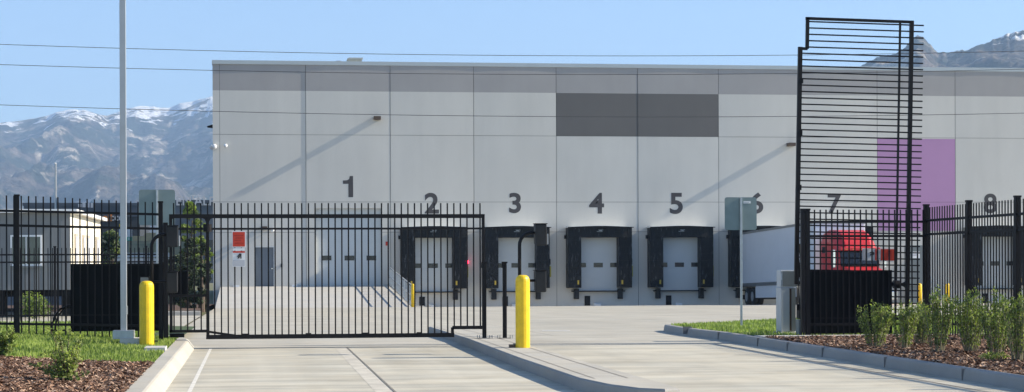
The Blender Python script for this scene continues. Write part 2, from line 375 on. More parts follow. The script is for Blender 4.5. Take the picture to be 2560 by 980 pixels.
# ---------------------------------------------------------------- foliage
def leaves(name, cl, mats, parent, size, seed=0, asp=.5, off=(0, 0, 0), up=0.):
    """cl: list of (x,y,z, rx,ry,rz, n)"""
    r = np.random.default_rng(seed); VV = []; MI = []
    for ci, (x, y, z, rx, ry, rz, n) in enumerate(cl):
        p = r.normal(0, 1, (n, 3)); p /= np.linalg.norm(p, axis=1)[:, None]; p *= (r.random((n, 1))**.45)
        c = p*np.array([rx, ry, rz])+np.array([x, y, z])-np.array(off)
        t = r.normal(0, 1, (n, 3)); t[:, 2] += up*2; t /= np.linalg.norm(t, axis=1)[:, None]
        b = np.cross(t, r.normal(0, 1, (n, 3))); b /= np.linalg.norm(b, axis=1)[:, None]
        s = size*r.uniform(.6, 1.4, (n, 1)); t = t*s; b = b*s*asp
        V = np.stack([c-t, c+b*.9, c+t, c-b*.9], 1); VV.append(V.reshape(-1, 3))
        sh = r.normal(0, .5)+r.normal(0, .6, n); MI.append(np.where(sh > .45, 1, np.where(sh < -.5, 2, 0)))
    return raw(name, np.concatenate(VV), None, np.concatenate(MI), mats, parent)

def upright_shrub(x, y, z, h, wd, label, seed, group, ns=26):
    r = random.Random(seed); t = thing('shrub', label, 'shrub', (x, y, z), group=group); st = MB(); cl = []
    for i in range(ns):
        a = r.random()*2*PI; q = r.random()**.6; bx = math.cos(a)*wd*.16*q; by = math.sin(a)*wd*.16*q
        hh = h*r.uniform(.72, 1.04)*(1-.18*q); tx = math.cos(a)*wd*.5*q+r.gauss(0, .02); ty = math.sin(a)*wd*.5*q
        st.tube([(bx, by, 0), ((bx+tx)/2+r.gauss(0, .01), (by+ty)/2, hh*.5), (tx, ty, hh*.95)], [.007, .005, .003], 4)
        for k in range(9):
            f = .22+.78*k/8; dens = int(6+14*max(0, f-.3))
            cl.append((bx+(tx-bx)*f, by+(ty-by)*f, hh*f, .03+.022*f, .03+.022*f, .06, dens))
    st.build('stem', mat('shrub stem', (.21, .19, .12), .8, var=.2), t); leaves('foliage', cl, LEAFS, t, .021, seed, .42, up=.6); return t

def tree(name, label, x, y, z, h, crown, mats, seed, size=.12, n=220, trunk=.14, clear=.25, group=None, nc=38):
    r = random.Random(seed); t = thing(name, label, 'tree', (x, y, z), group=group); b = MB()
    top = h*.8; b.tube([(0, 0, -.1), (r.gauss(0, .05), 0, h*.3), (r.gauss(0, .1), 0, top)], [trunk, trunk*.75, trunk*.25], 8); cl = []
    for i in range(nc):
        a = r.random()*2*PI; f = clear+(1-clear)*r.random(); prof = math.sin(PI*min(1, (f-clear)/(1-clear)*.86+.14))**.7
        rad = crown*prof*r.uniform(.25, 1.0); cx = math.cos(a)*rad; cy = math.sin(a)*rad; cz = h*f*.95
        if i % 2 == 0: b.tube([(0, 0, max(.3, cz-rad*.8)), (cx*.5, cy*.5, cz-rad*.25), (cx, cy, cz)], [trunk*.3, trunk*.18, .015], 5)
        s = crown*r.uniform(.2, .36); cl.append((cx, cy, cz, s, s, s*.8, n))
    b.build('trunk', BARK, t); leaves('crown', cl, mats, t, size, seed, .6); return t

for i, (px, py, ht, wd, lab, ns) in enumerate([
    (2190, 868, .74, .52, 'leafy upright shrub in front of the black panel, leftmost of the right bed', 26),
    (2262, 872, .76, .44, 'upright shrub with bare lower stems just left of the fence corner post', 24),
    (2346, 880, .95, .62, 'broad upright shrub at the fence corner, right of the corner post', 34),
    (2300, 862, .70, .40, 'small shrub tucked behind the others beside the fence corner post', 18),
    (2428, 882, .92, .58, 'bright upright shrub in front of the fence left of the numeral eight', 34),
    (2492, 890, .95, .50, 'tall green shrub against the fence pickets below the numeral eight', 30),
    (2545, 902, .98, .56, 'darker shrub with thin stems at the right edge of the picture', 30)]):
    x, y = G(px, py, .15); upright_shrub(x, y, .14, ht, wd, lab, 40+i, 'upright shrubs in the right bark bed', ns)
x, y = G(2485, 900, .15)
t = thing('ground_plant', 'low pale green plant on the bark beneath the tall shrubs', 'plant', (x, y, .15))
leaves('foliage', [(0, 0, .05, .22, .15, .06, 260)], LEAFS, t, .03, 3, .25, up=.3)

def wild_shrub(px, py, h, wd, label, seed, n=24, sc=1):
    x, y = G(px, py, .17); r = random.Random(seed); t = thing('wild_shrub', label, 'shrub', (x, y, lz(x, y)-.02)); b = MB(); cl = []
    for i in range(n):
        a = r.uniform(0, 2*PI); q = r.random()**.5; low = i % 3 == 0
        hh = h*(r.uniform(.2, .45) if low else r.uniform(.5, 1.05)); ex = math.cos(a)*wd*q*(1 if low else .62); ey = math.sin(a)*wd*.6*q
        P = [(0, 0, 0), (ex*.3, ey*.3, hh*.45), (ex*.7, ey*.7, hh*.8), (ex, ey, hh)]; b.tube(P, [.006, .005, .004, .002], 4)
        for k in range(7):
            f = .25+.75*k/6; g = f*f*.6+f*.4
            cl.append((ex*g+r.gauss(0, .02), ey*g+r.gauss(0, .02), hh*f**.8, .04, .04, .035, int(9*sc)))
    b.build('stem', BARK, t); leaves('foliage', cl, LEAFS, t, .022, seed, .55); return t
wild_shrub(165, 955, .60, .42, 'straggly twiggy shrub growing from the bark in the lower left corner', 5, 26)
wild_shrub(10, 905, .42, .42, 'dark low shrub at the left edge where the turf meets the bark', 6, 24, 1.6)

# ---------------------------------------------------------------- gate leaves
def solid_frame(b, pts, w=.05, y=0): pass
def gate_leaf(parent):
    """local x: 0 at the pivot end .. 5.52 free end; z as when closed"""
    LN, zb, zt_, z2 = 5.52, .205, 2.31, 2.09; xa, xb = .66, 4.94
    fr = MB()
    fr.beam((xa-.03, 0, zb), (xb+.03, 0, zb), .06, .075); fr.beam((0, 0, zt_), (LN, 0, zt_), .06, .07)
    fr.beam((LN-.025, 0, .30), (LN-.025, 0, zt_-.03), .05); fr.beam((xb, 0, .335), (LN, 0, .335), .05, .06)
    fr.beam((xb, 0, zb), (xb, 0, .34), .05); fr.beam((xa, 0, zb), (xa, 0, zt_), .055)
    fr.beam((.03, 0, .29), (.03, 0, zt_), .05); fr.beam((0, 0, .31), (xa, 0, .31), .05, .05); fr.beam((0, 0, .93), (xa, 0, .93), .045)
    fr.tube([(xa, 0, z2+.08), (xa, 0, z2-.05)], .075, 12)
    fr.beam((xa, .0, .30), (xa+.48, 0, .225), .03, .04)
    for a, c in ((0, 1), (xa, 1), (xa, -1)):
        fr.prism([(a, zt_), (a+.16*c, zt_), (a+.05*c, zt_-.05), (a, zt_-.16)], -.02, .02, 'y')
    fr.build('gate_frame', BLACK, parent)
    MB().beam((0, 0, z2), (LN-.03, 0, z2), .035, .035).build('rail', BLACK, parent)
    pk = MB(); x = .08
    while x < LN:
        lo = .31 if x < xa else (zb if x < xb else .34)
        pk.beam((x, 0, lo), (x, 0, 2.54), .024); x += .1165
    pk.build('pickets', BLACK, parent)
    for x in (1.3, 2.4, 3.4, 4.35): MB().box(x-.05, x+.05, -.045, -.03, .23, .262).build('fixing_clip', BLACK, parent)
    # notices
    r = MB().box(1.08, 1.32, -.04, -.032, 1.765, 2.05).build('warning_sign', WHT, parent); tag(r, 'red warning sign with a pale border')
    MB().box(1.095, 1.305, -.045, -.041, 1.78, 2.035).build('red_face', REDS, r)
    q = MB()
    for k, (a, c) in enumerate(((1.12, 1.28), (1.14, 1.27), (1.12, 1.24), (1.13, 1.285))): q.box(a, c, -.047, -.046, 1.97-.045*k, 1.98-.045*k)
    q.build('print', mat('dark red print', (.30, .02, .01), .6), r)
    w = MB().box(1.09, 1.31, -.04, -.032, 1.43, 1.70).build('notice_sign', WHT, parent); tag(w, 'white notice with a red header and black pictogram')
    MB().box(1.095, 1.305, -.045, -.041, 1.672, 1.70).build('red_header', REDS, w)
    MB().box(1.10, 1.30, -.044, -.041, 1.44, 1.545).build('grey_footer', GREYL, w)
    p = MB(); p.prism([(1.16, 1.60), (1.21, 1.66), (1.245, 1.655), (1.245, 1.57), (1.225, 1.57), (1.225, 1.61), (1.20, 1.575), (1.175, 1.57), (1.19, 1.605)], -.048, -.0415, 'y')
    p.build('pictogram', INK, w)
    g = MB().box(1.10, 1.30, -.04, -.034, 1.71, 1.755); g.build('sign_bracket', WHT, parent)
lg = thing('pivot_gate', 'black steel picket gate closed across the left lane with two notices', 'gate', (U(423, WG), WG, 0))
gate_leaf(lg)
# pivot post and hardware of the closed gate
hw = MB()
hw.box(-.10, -.02, -.05, .05, .2, 2.2); hw.box(.0, .25, .06, .22, .2, .27); hw.build('pivot_post', BLACK, lg)
MB().box(-.02, .30, .07, .3, .93, 1.36).build('drive_box', BLACKW, lg)
# raised gate: free end up, pickets pointing right
ux = U(1988, 34.45, 400); rg = thing('pivot_gate', 'tall black picket gate leaf swung upright above the right lane with its pickets sideways', 'gate', (ux-.17+.0, 34.45, .44))
gate_leaf(rg)
rg.rotation_euler = (0, -PI/2+math.radians(1.2), 0)
# after the turn local z would point left, so mirror the meshes once
for ch in list(rg.children):
    ch.data = ch.data.copy()
    for g2 in ch.children: g2.data = g2.data.copy()
def flipz(o):
    o.data.transform(Matrix.Diagonal((1, 1, -1, 1))); o.data.flip_normals()
    for c in o.children: flipz(c)
for ch in rg.children: flipz(ch)
rg.location = (U(1984, 34.45, 654)-.17, 34.45, .44)
op = MB(); X0 = U(1984, 34.45)
gp = thing('gate_operator', 'black column of gate drive rods and boxes left of the right gate post', 'gate operator', (X0, 34.3, .15))
MB().box(.02, .14, -.1, .1, 0, .28).build('foot_cabinet', BOXD, gp, bevel=.01)
MB().box(.03, .16, -.12, .1, .29, .52).build('motor_box', BLACKW, gp, bevel=.01)
q = MB(); q.tube([(.05, -.05, .5), (.03, -.05, 1.2)], .012, 6); q.tube([(.14, -.05, .5), (.05, -.05, 1.65)], .012, 6); q.tube([(.1, .02, .28), (.12, .02, 1.5)], .025, 8)
q.box(0, .1, -.07, -.02, .45, .56); q.build('drive_rod', BLACK, gp)

# ---------------------------------------------------------------- fences
def fence(name, label, A, B, zf, hgt=2.4, posts=(0, 1), pitch=.117, rails=(2.18, 1.93, .25), panel=None, pw=.075, ph=2.42, group=None, psz=.022, panelmat=None, skip_picket=None):
    A = Vector(A); B = Vector(B); d = B-A; ln = d.length; d.normalize(); z0 = zf(A.x, A.y)
    t = thing(name, label, 'fence', (A.x, A.y, z0), (0, 0, math.atan2(d.y, d.x)), group)
    def dz(s): p = A+d*s; return zf(p.x, p.y)-z0
    for s in posts:
        p = MB(); p.box(s-pw/2, s+pw/2, -pw/2, pw/2, dz(s)-.1, dz(s)+ph-.03); p.box(s-pw/2-.008, s+pw/2+.008, -pw/2-.008, pw/2+.008, dz(s)+ph-.03, dz(s)+ph)
        p.build('post', BLACK, t)
    for r in rails: MB().beam((0, 0, dz(0)+r), (ln, 0, dz(ln)+r), .042).build('rail', BLACK, t)
    k = MB(); s = pitch/2
    while s < ln:
        k.beam((s, 0, dz(s)+.03), (s, 0, dz(s)+hgt), psz); s += pitch
    k.build('pickets', BLACK, t)
    if panel:
        a, b_, c, e = panel
        w = MB(); w.box(a, b_, .05, .06, c, e)
        w.build('solid_panel', BLACKW, t)
        for zz in (c+.28, e-.02):
            w = MB(); w.beam((a, .045, zz), (b_, .045, zz), .008, .03); w.build('panel_batten', BLACK, t)
    return t
x0, x1 = U(-60, WG), U(402, WG)
pp = [U(43, WG)-x0, x1-x0]
xa = U(43, WG)
fence('picket_fence', 'black picket fence at the left with a solid black panel behind it', (xa-2.46, WG), (x1, WG), lz, 2.40, (0, 2.46, x1-xa+2.46), .1235, (2.19, 1.94, .25),
      (U(175, WG)-xa+2.46, x1-xa+2.46+.06, .05, 1.22))
x0, x1 = U(2015, 34.1), U(2316, 34.1)
fence('picket_fence', 'black picket fence with solid lower panel between the right gate and the corner post', (x0, 34.1), (x1, 34.1), lambda x, y: .12, 2.30, (-.06, .03), .1075, (2.08, 1.82, .22),
      (.06, U(2232, 34.1)-x0, .05, 1.20), ph=2.32)
# sunlit dirt line: screws on the panels
XF = x1
fence('picket_fence', 'black picket fence running from the corner post toward the viewer at the right edge', (XF, 34.1), (XF, 10.1), lambda x, y: .12+.003*(34.1-y), 2.34, [2.13*i for i in range(12)], .127, psz=.018, rails= (2.10, 1.85, .25), ph=2.40, pw=.085)
xs_ = U(-80, 54); fence('picket_fence', 'low black picket fence beyond the turf in front of the modular office', (xs_, 53), (U(405, 53), 53), lambda x, y: gz(y)+.1, 2.0, [2.4*i for i in range(9) if 2.4*i < U(405, 53)-xs_], .12, (1.82, 1.62, .2), ph=2.05, pw=.06)
# hooped tubes by the left fence
hp = thing('hoop_barrier', 'pair of curved black tubes bent down to the turf behind the left fence', 'barrier', (U(128, 34.9), 34.9, .2))
for k, o in enumerate((0, .06)):
    MB().tube([(o, 0, 0), (o+.01, 0, .22), (o+.06, 0, .38), (o+.16, 0, .50), (o+.3, 0, .56), (o+.42, 0, .57)], .017, 8).build('tube', BLACK, hp, smooth=True)
MB().beam((.0, .02, .12), (.45, .02, .12), .03).build('cross_bar', BLACK, hp)

# receiver posts on the island
for i, (px, lab) in enumerate(((1211, 'slim black receiver post on the island, touching the closed gate end'), (1262, 'slim black receiver post standing alone on the island left of the yellow bollard'))):
    x, y = G(px, 846, ZI); t = thing('receiver_post', lab, 'post', (x, y, ZI), group='receiver posts on the island')
    b = MB(); b.box(-.035, .035, -.03, .03, 0, 1.32); b.build('post', BLACK, t, bevel=.004)
    b = MB(); b.box(-.048, .048, -.04, .04, 1.32, 1.35); b.box(-.052, -.036, -.02, .02, 1.24, 1.33); b.box(.0, .012, -.038, -.03, .02, 1.3); b.build('cap', BLACK, t)
    b = MB(); b.box(-.1, .1, -.07, .07, 0, .012); b.build('base_plate', JL, t)
    for sx in (-.13, -.09, .09, .13): MB().tube([(sx, -.04, 0), (sx, -.04, .06)], .007, 6).build('anchor_bolt', BOXD, t)

# bollards
def bollard(label, px, py, z, r, h, group=None, name='bollard', rotz=0.):
    x, y = G(px, py, z); t = thing(name, label, 'bollard', (x, y, z), (0, 0, rotz), group); b = MB()
    prof = [(0, r), (.02, r)]+[(h-.10+.10*math.sin(a), r*math.cos(a)**.55) for a in (0, .35, .7, 1.0, 1.25, 1.45, 1.54)]
    b.tube([(0, 0, q[0]) for q in prof], [max(q[1], .004) for q in prof], 18)
    # faceted cover: eight long ribs like the moulded sleeve
    b.build('sleeve', YEL, t)
    return t
bollard('domed yellow bollard on the turf beside the grey light pole', 367, 862, .17, .118, 1.04)
bb = bollard('tall yellow bollard on the island in front of the keypad post', 1307, 869, ZI, .113, 1.14)
MB().box(-.21, -.09, .02, .1, .0, .05).build('foot_bracket', BRONZE, bb)

# keypad pedestals
def pedestal(label, px, w, z):
    t = thing('keypad_pedestal', label, 'keypad post', (U(px, w), w, z)); top = 1.97-z
    P = [(0, 0, 0), (0, 0, top-.22)]+[(.2-.2*math.cos(a), 0, top-.2+.2*math.sin(a)) for a in (.2, .5, .8, 1.1, 1.4, 1.57)]+[(.31, 0, top)]
    MB().tube(P, .029, 12).build('gooseneck', BLACK, t, smooth=True)
    MB().tube([(0, 0, top-.78), (.31, 0, top-.78)], .022, 8).build('arm', BLACK, t)
    MB().box(-.1, .1, -.1, .1, 0, .015).build('base_plate', BLACK, t)
    for (z0, z1, nm, xw) in ((top-.21, top+.14, 'upper_keypad', .185), (top-.97, top-.62, 'lower_keypad', .175)):
        k = MB(); k.prism([(-.10, z0), (.10, z0+.03), (.14, z1), (-.10, z1)], .25, .25+xw, 'x'); q = k.build(nm, mat('charcoal keypad housing', (.016, .017, .019), .5, var=.3, vscale=4, spec=.3), t, bevel=.012)
        k = MB(); k.box(.24, .26+xw, -.12, .14, z1, z1+.012); k.build('visor', BLACK, q)
    MB().box(.20+.25, .215+.25, -.06, .0, top-.19, top-.02).build('bright_edge', BOXG, t)
    return t
pedestal('black gooseneck keypad post behind the left yellow bollard', 379, 32.6, .2)
pedestal('black gooseneck keypad post on the island behind the yellow bollard', 1299, 31.3, ZI)
t = thing('card_reader_box', 'small dark box with grey rim peeking above the left yellow bollard', 'box', (U(361, 32.7), 32.7, .2))
MB().box(-.08, .08, 0, .06, .8, 1.08).build('housing', BLACKW, t, bevel=.008); MB().box(-.065, .065, -.006, .0, .82, 1.06).build('face', BOXD, t); MB().box(-.02, .02, .0, .04, 0, .8).build('stem', BLACK, t)

# light pole at the left
x, y = U(309, 32.3), 32.3
lp = thing('light_pole', 'tall grey square light pole on a concrete footing at the left', 'light pole', (x, y, .24))
MB().box(-.05, .05, -.05, .05, .12, 8.2).build('shaft', POLEM, lp, bevel=.006)
MB().box(-.17, .17, -.15, .15, .02, .16).build('base_cover', GALV, lp, bevel=.006)
MB().box(-.05, .26, -.25, .2, -.1, .035).build('footing', PADM, lp)
MB().box(.05, .062, -.03, .03, .42, .56).build('hand_hole_cover', GALV, lp)
q = MB(); q.box(-.04, .04, .05, .5, 8.0, 8.06); q.build('lamp_arm', POLEM, lp); MB().box(-.2, .2, .5, 1.0, 7.98, 8.08).build('lamp_head', POLEM, lp)

# pads by the left bollard
struct(MB().box(-1.66, -1.345, 30.2, 30.9, 0, .20).build('concrete_pad', PADM))

# sign posts seen from behind
def back_sign(label, px, wpx, ytop, ybase, w, z, off):
    x = U(px, w); t = thing('sign_post', label, 'sign', (x, w, z)); zt_ = Z(px, ytop, w)-z
    MB().box(-.022, .022, -.022, .022, -.05, zt_-.01).build('post', GALV, t, bevel=.003)
    hw_ = wpx/2; b = MB(); r = .05; P = []
    for (cx, cz, a0) in ((hw_-r, zt_-r, 0), (-hw_+r, zt_-r, PI/2), (-hw_+r, zt_-2*hw_+r, PI), (hw_-r, zt_-2*hw_+r, 1.5*PI)):
        for k in range(5): a = a0+k*PI/8; P.append((cx+off+r*math.cos(a), cz+r*math.sin(a)))
    b.prism(P, .025, .032, 'y'); b.build('sign_plate', SIGNB, t); return t, zt_
t, zz = back_sign('grey back of a square road sign on a post in the turf beside dock six', 1853, .71, 493, 808, 41.0, .12, 0)
MB().box(.06, .22, .018, .0245, zz-.135, zz-.085).build('sticker', WHT, t); MB().box(.072, .18, .014, .0175, zz-.12, zz-.10).build('sticker_print', GREYL, t)
back_sign('grey back of a square road sign behind the left fence and its end post', 393, .76, 474, 800, 42.0, .05, 0)

# operator cabinet
x = U(1952, 35.2); t = thing('operator_cabinet', 'pale grey control cabinet with dark upper box on a pad beside the raised gate', 'cabinet', (x, 35.2, .12))
MB().box(0, .28, 0, .35, .05, .88).build('lower_cabinet', BOXG, t, bevel=.01)
MB().box(.165, .20, -.006, .0, .07, .86).build('open_gap', BRONZE, t); MB().box(.20, .28, -.012, .0, .06, .87).build('side_post', BOXD, t)
MB().box(0, .30, .01, .3, .89, 1.20).build('upper_cabinet', BOXG, t, bevel=.006); MB().box(.035, .30, -.01, .01, .90, 1.18).build('upper_door', BOXD, t)
MB().box(.008, .025, .0, .0095, 1.02, 1.14).build('bright_label', WHT, t)
MB().box(-.02, .4, -.12, .45, -.1, .045).build('pad', PADM, t)

# ---------------------------------------------------------------- warehouse
ZT = 13.06
wh = thing('warehouse', 'long pale grey loading warehouse with numbered dock doors and a purple wall panel', 'warehouse', (0, WW, -1.3))
OFF = (0, WW, -1.3)
J0 = 2.89; ST = 4.63
zb1, zb2, zb3 = Z(1290, 580, WW), Z(1280, 505, WW), Z(1280, 339.5, WW)
zband = Z(1280, 231.5, WW); ztop = Z(1280, 167, WW); zdk0 = Z(1590, 341, WW); zdk1 = Z(1590, 234, WW)
zpu0, zpu1 = Z(2280, 577, WW), Z(2280, 347, WW)
u_d0, u_d1 = U(790, WW), U(955, WW); zd1t = Z(870, 521, WW)
u_m0, u_m1 = U(636, WW), U(686, WW); zmt = Z(664, 616, WW)
openings = [(u_d0, u_d1, -9, zd1t), (u_m0, u_m1, -9, zmt)]
edges = [(U(533, WW), -1.79)]+[(-1.77, J0-.012)]+[(J0+ST*i+(.012 if 1 else 0), J0+ST*(i+1)-.012) for i in range(0, 19)]
wall = MB(OFF); gap = .018
def paint(u, z, i):
    if z > zband: return 1
    if 3 < 99 and J0+ST*4-.1 < u < J0+ST*5+.1-.0 and False: return 2
    return 0
pr = random.Random(3); front = {}; FY = {}
for i, (a, b_) in enumerate(edges):
    step = .024 if i < 2 else pr.uniform(-.006, .006); bow = 0 if i == 0 else pr.uniform(.006, .013); front[i] = step
    rows = [(-1.5, zb1), (zb1, zb2), (zb2, zb3), (zb3, ztop)]
    skew = pr.uniform(-.4, .4)
    for ri, (r0, r1) in enumerate(rows):
        zc = [r0+(gap/2 if ri else 0), r1-(gap/2 if ri < 3 else 0)]
        extra = [zband, zdk0, zdk1, zpu0, zpu1]+[o[3] for o in openings]
        zc = sorted(set([z for z in zc]+[z for z in extra if zc[0] < z < zc[1]]))
        zs_ = []
        for z0, z1 in zip(zc[:-1], zc[1:]): zs_ += lin(z0, z1, max(1, int((z1-z0)/1.2)))[:-1]
        zs_.append(zc[-1])
        us = sorted(set(lin(a, b_, 2 if i == 0 else 18)+[o[k] for o in openings for k in (0, 1) if a < o[k] < b_]))
        def yy(u, z, a=a, b_=b_, skew=skew, step=step, bow=bow):
            t = (u-a)/(b_-a); t2 = min(1, max(0, t+skew*t*(1-t))); return WW+step-bow*4*t2*(1-t2)
        vs = [(u, yy(u, z), z) for z in zs_ for u in us]; nu = len(us); fs = []; ms = []
        FY[i] = yy; base = len(wall.v); wall.v += [tuple(Vector(p)-wall.o) for p in vs]
        for zi in range(len(zs_)-1):
            for ui in range(nu-1):
                uc = (us[ui]+us[ui+1])/2; zc_ = (zs_[zi]+zs_[zi+1])/2
                if any(o[0] < uc < o[1] and o[2] < zc_ < o[3] for o in openings): continue
                q = zi*nu+ui; wall.f.append((base+q, base+q+1, base+q+1+nu, base+q+nu))
                m = 0
                if zc_ > zband: m = 1
                if i in (5, 6) and zdk0 < zc_ < zdk1: m = 2
                if i == 9 and zpu0 < zc_ < zpu1: m = 3
                wall.m.append(m)
# note: panels 5,6 lie above docks four and five, panel 9 right of dock seven
wl = wall.build('wall', [WALLM, BANDM, DARKM, PURP], wh, smooth=True, fix=False)
bk = MB(OFF)
for i, (a, b_) in enumerate(edges): bk.box(b_-.06, b_+.08, WW+.045, WW+.09, -1.5, ztop)
E0, E1 = edges[0][0], edges[-1][1]
for z in (zb1, zb2, zb3):
    segs = [(E0, u_d0), (u_d1, E1)] if z < zd1t else [(E0, E1)]
    for a, c in segs: bk.box(a, c, WW+.095, WW+.12, z-.05, z+.05)
bk.build('joint_backing', JOINT, wh)
bd = MB(OFF); Yb = WW+110
bd.box(E0, E0+.25, WW+.12, Yb, -1.5, ztop); bd.box(E1-.25, E1, WW+.12, Yb, -1.5, ztop); bd.box(E0, E1, Yb, Yb+.25, -1.5, ztop); bd.build('outer_wall', WALLM, wh)
MB(OFF).box(E0+.25, E1-.25, WW+.4, Yb, ztop-1.4, ztop-1.2).build('roof', COPE, wh)
MB(OFF).box(E0+.25, E1-.25, WW+.42, WW+.5, -1.5, ztop-1.4).build('inner_wall', JOINT, wh)
MB(OFF).box(E0-.03, E1+.03, WW-.045, WW+.35, ztop, ztop+.21).build('coping', COPE, wh)
MB(OFF).box(E0-.03, E0+.28, WW+.35, Yb, ztop, ztop+.21).build('coping', COPE, wh)
# door one
jm = MB(OFF); d = .30
for (a, b_, zt_) in ((u_d0, u_d1, zd1t), (u_m0, u_m1, zmt)):
    z0 = zt-.2
    jm.box(a-.02, a, WW-.001 if a > 3 else WW+.02, WW+d, z0, zt_+.02); jm.box(b_, b_+.02, WW+.02, WW+d, z0, zt_+.02); jm.box(a, b_, WW+.03, WW+d, zt_, zt_+.02)
jm.build('door_reveal', WALLM, wh)
dd = MB(OFF); nsec = 7; hh = (zd1t-zt)/nsec
for k in range(nsec): dd.box(u_d0, u_d1, WW+.22, WW+.26, zt+k*hh+.006, zt+(k+1)*hh-.006)
dd.box(u_d0, u_d1, WW+.235, WW+.25, zt-.2, zd1t); do = dd.build('roller_door', DOORW, wh)
for px in (817, 874, 929):
    MB(OFF).box(U(px-12, WW), U(px+12, WW), WW+.205, WW+.2195, Z(px, 651, WW), Z(px, 639, WW)).build('door_window', GLASSD, do)
MB(OFF).box(u_m0+.06, u_m1-.04, WW+.16, WW+.2, zt, zmt-.05).build('steel_door', DOORG, wh)
fm = MB(OFF); fm.box(u_m0, u_m0+.06, WW+.02, WW+.2, zt, zmt); fm.box(u_m1-.04, u_m1, WW+.02, WW+.2, zt, zmt); fm.box(u_m0+.06, u_m1-.04, WW+.02, WW+.2, zmt-.05, zmt); fm.build('door_frame', FRAMEM, wh)
MB(OFF).box(u_m1-.16, u_m1-.10, WW+.10, WW+.155, zt+.95, zt+1.0).build('door_handle', CHR, wh)
MB(OFF).box(U(702, WW), U(706, WW), WW-.06, WW+.02, Z(704, 668, WW), Z(704, 660, WW)).build('door_reader', BLACK, wh)
MB(OFF).box(U(653, WW), U(668, WW), WW-.38, WW+.03, Z(660, 573, WW), Z(660, 566, WW)).build('wall_lamp', BRONZE, wh)
for px, py in ((943, 296), (1975, 362)):
    MB(OFF).box(U(px-8, WW), U(px+9, WW), WW-.55, WW+.02, Z(px, py+4, WW), Z(px, py-4, WW)).build('wall_lamp', BRONZE, wh)
MB(OFF).box(U(964, WW), U(972, WW), WW-.06, WW+.02, Z(968, 614, WW), Z(968, 604, WW)).build('fire_alarm_strobe', REDS, wh)
for px in (592, 737): MB(OFF).box(U(px-8, WW), U(px+6, WW), WW-.35, WW-.05, zt-.05, zt+.09).build('wheel_stop', WHT, wh)
# cameras on the wall
def dome(px, py, y, r):
    b = MB(OFF); x = U(px, y); z = Z(px, py, y); b.tube([(x, y+.0, z+r), (x, y, z+r*.5), (x, y, z-r*.4), (x, y, z-r)], [r*.5, r, r*.85, r*.2], 12)
    b.beam((x, y, z+r*.8), (x+.0, WW, z+r*.9), .05); b.build('security_camera', WHT, wh, smooth=True)
dome(565, 365, WW-.3, .11); dome(537, 367, WW-.15, .14); dome(682, 576, WW-.25, .1); dome(530, 369, WW+.3, .12)
MB(OFF).prism([(E0-.32, Z(531, 314, WW)), (E0, Z(531, 309, WW)), (E0, Z(531, 318, WW)), (E0-.3, Z(531, 317, WW))], WW+.5, WW+.8, 'y').build('side_lamp', BLACK, wh)
# rooftop items
t = thing('rooftop_unit', 'beige rooftop air handling unit above numeral one', 'air handler', (U(890, 125), 125, ztop-1.2)); hr = Z(890, 146, 125)-ztop+1.2
MB().box(-.5, .42, 0, 1.2, 0, hr).build('housing', mat('tan unit', (.33, .33, .28), .6, var=.1), t); MB().box(-.42, .5, .02, 1.25, hr, hr+.06).build('lid', BOXG, t)
t = thing('roof_hatch', 'low grey roof vent left of the rooftop unit', 'vent', (U(848, 125), 125, ztop-1.2)); hr = Z(848, 152, 125)-ztop+1.2
MB().tube([(0, 0, 0), (0, 0, hr-.25), (0, 0, hr-.08), (0, 0, hr)], [.2, .2, .45, .1], 14).build('cowl', BOXD, t)

def text_obj(s, name, size, m, loc, parent, off=(0, 0, 0), bold=.03, ext=.006, sx=1.0, rotz=0):
    cu = bpy.data.curves.new(name, 'FONT'); cu.body = s; cu.size = size; cu.offset = bold; cu.extrude = ext; cu.align_x = 'CENTER'
    to = bpy.data.objects.new(name, cu); C.objects.link(to); dg = bpy.context.evaluated_depsgraph_get()
    me = bpy.data.meshes.new_from_object(to.evaluated_get(dg)); bpy.data.objects.remove(to)
    me.transform(Matrix.Rotation(rotz, 4, 'Z') @ Matrix.Rotation(PI/2, 4, 'X') @ Matrix.Diagonal((sx, 1, 1, 1)))
    me.materials.clear(); me.materials.append(m)
    o = bpy.data.objects.new(name, me); C.objects.link(o); o.parent = parent; o.location = Vector(loc)-Vector(off); return o
for s, px, y0, y1 in (('1', 872, 440, 493), ('2', 1080, 482, 534), ('3', 1288, 482, 533), ('4', 1492, 482, 534), ('5', 1691, 482, 535), ('6', 1891, 481, 534), ('7', 2087, 484, 534), ('8', 2476, 484, 533)):
    z0, z1 = Z(px, y1, WW), Z(px, y0, WW); h = z1-z0; pi_ = [k for k, e in enumerate(edges) if e[0] <= U(px, WW) <= e[1]][0]; fy = FY[pi_](U(px, WW), 0)-.003
    if s == '1':
        u_ = U(872, WW); k_ = MB(OFF); q = (U(884, WW)-U(858, WW)); P = [(.52, 0), (.98, 0), (.98, 1), (.66, 1), (.60, .86), (.42, .80), (.0, .79), (.0, .63), (.52, .63)]
        k_.prism([(U(858, WW)+a*q, z0+b_*h) for a, b_ in P], fy-.001, fy+.002, 'y'); k_.build('bay_numeral', DIGIT, wh); continue
    o = text_obj(s, 'bay_numeral', h/.74, DIGIT, (U(px, WW), fy-.001, z0), wh, OFF, .035*h, .0015, 1.06)
    zs2 = [v.co.z for v in o.data.vertices]; hh2 = max(zs2)-min(zs2); mz = min(zs2)
    for v in o.data.vertices: v.co.z = (v.co.z-mz)*h/hh2
    xs2 = [v.co.x for v in o.data.vertices]; cx = (max(xs2)+min(xs2))/2
    for v in o.data.vertices: v.co.x -= cx

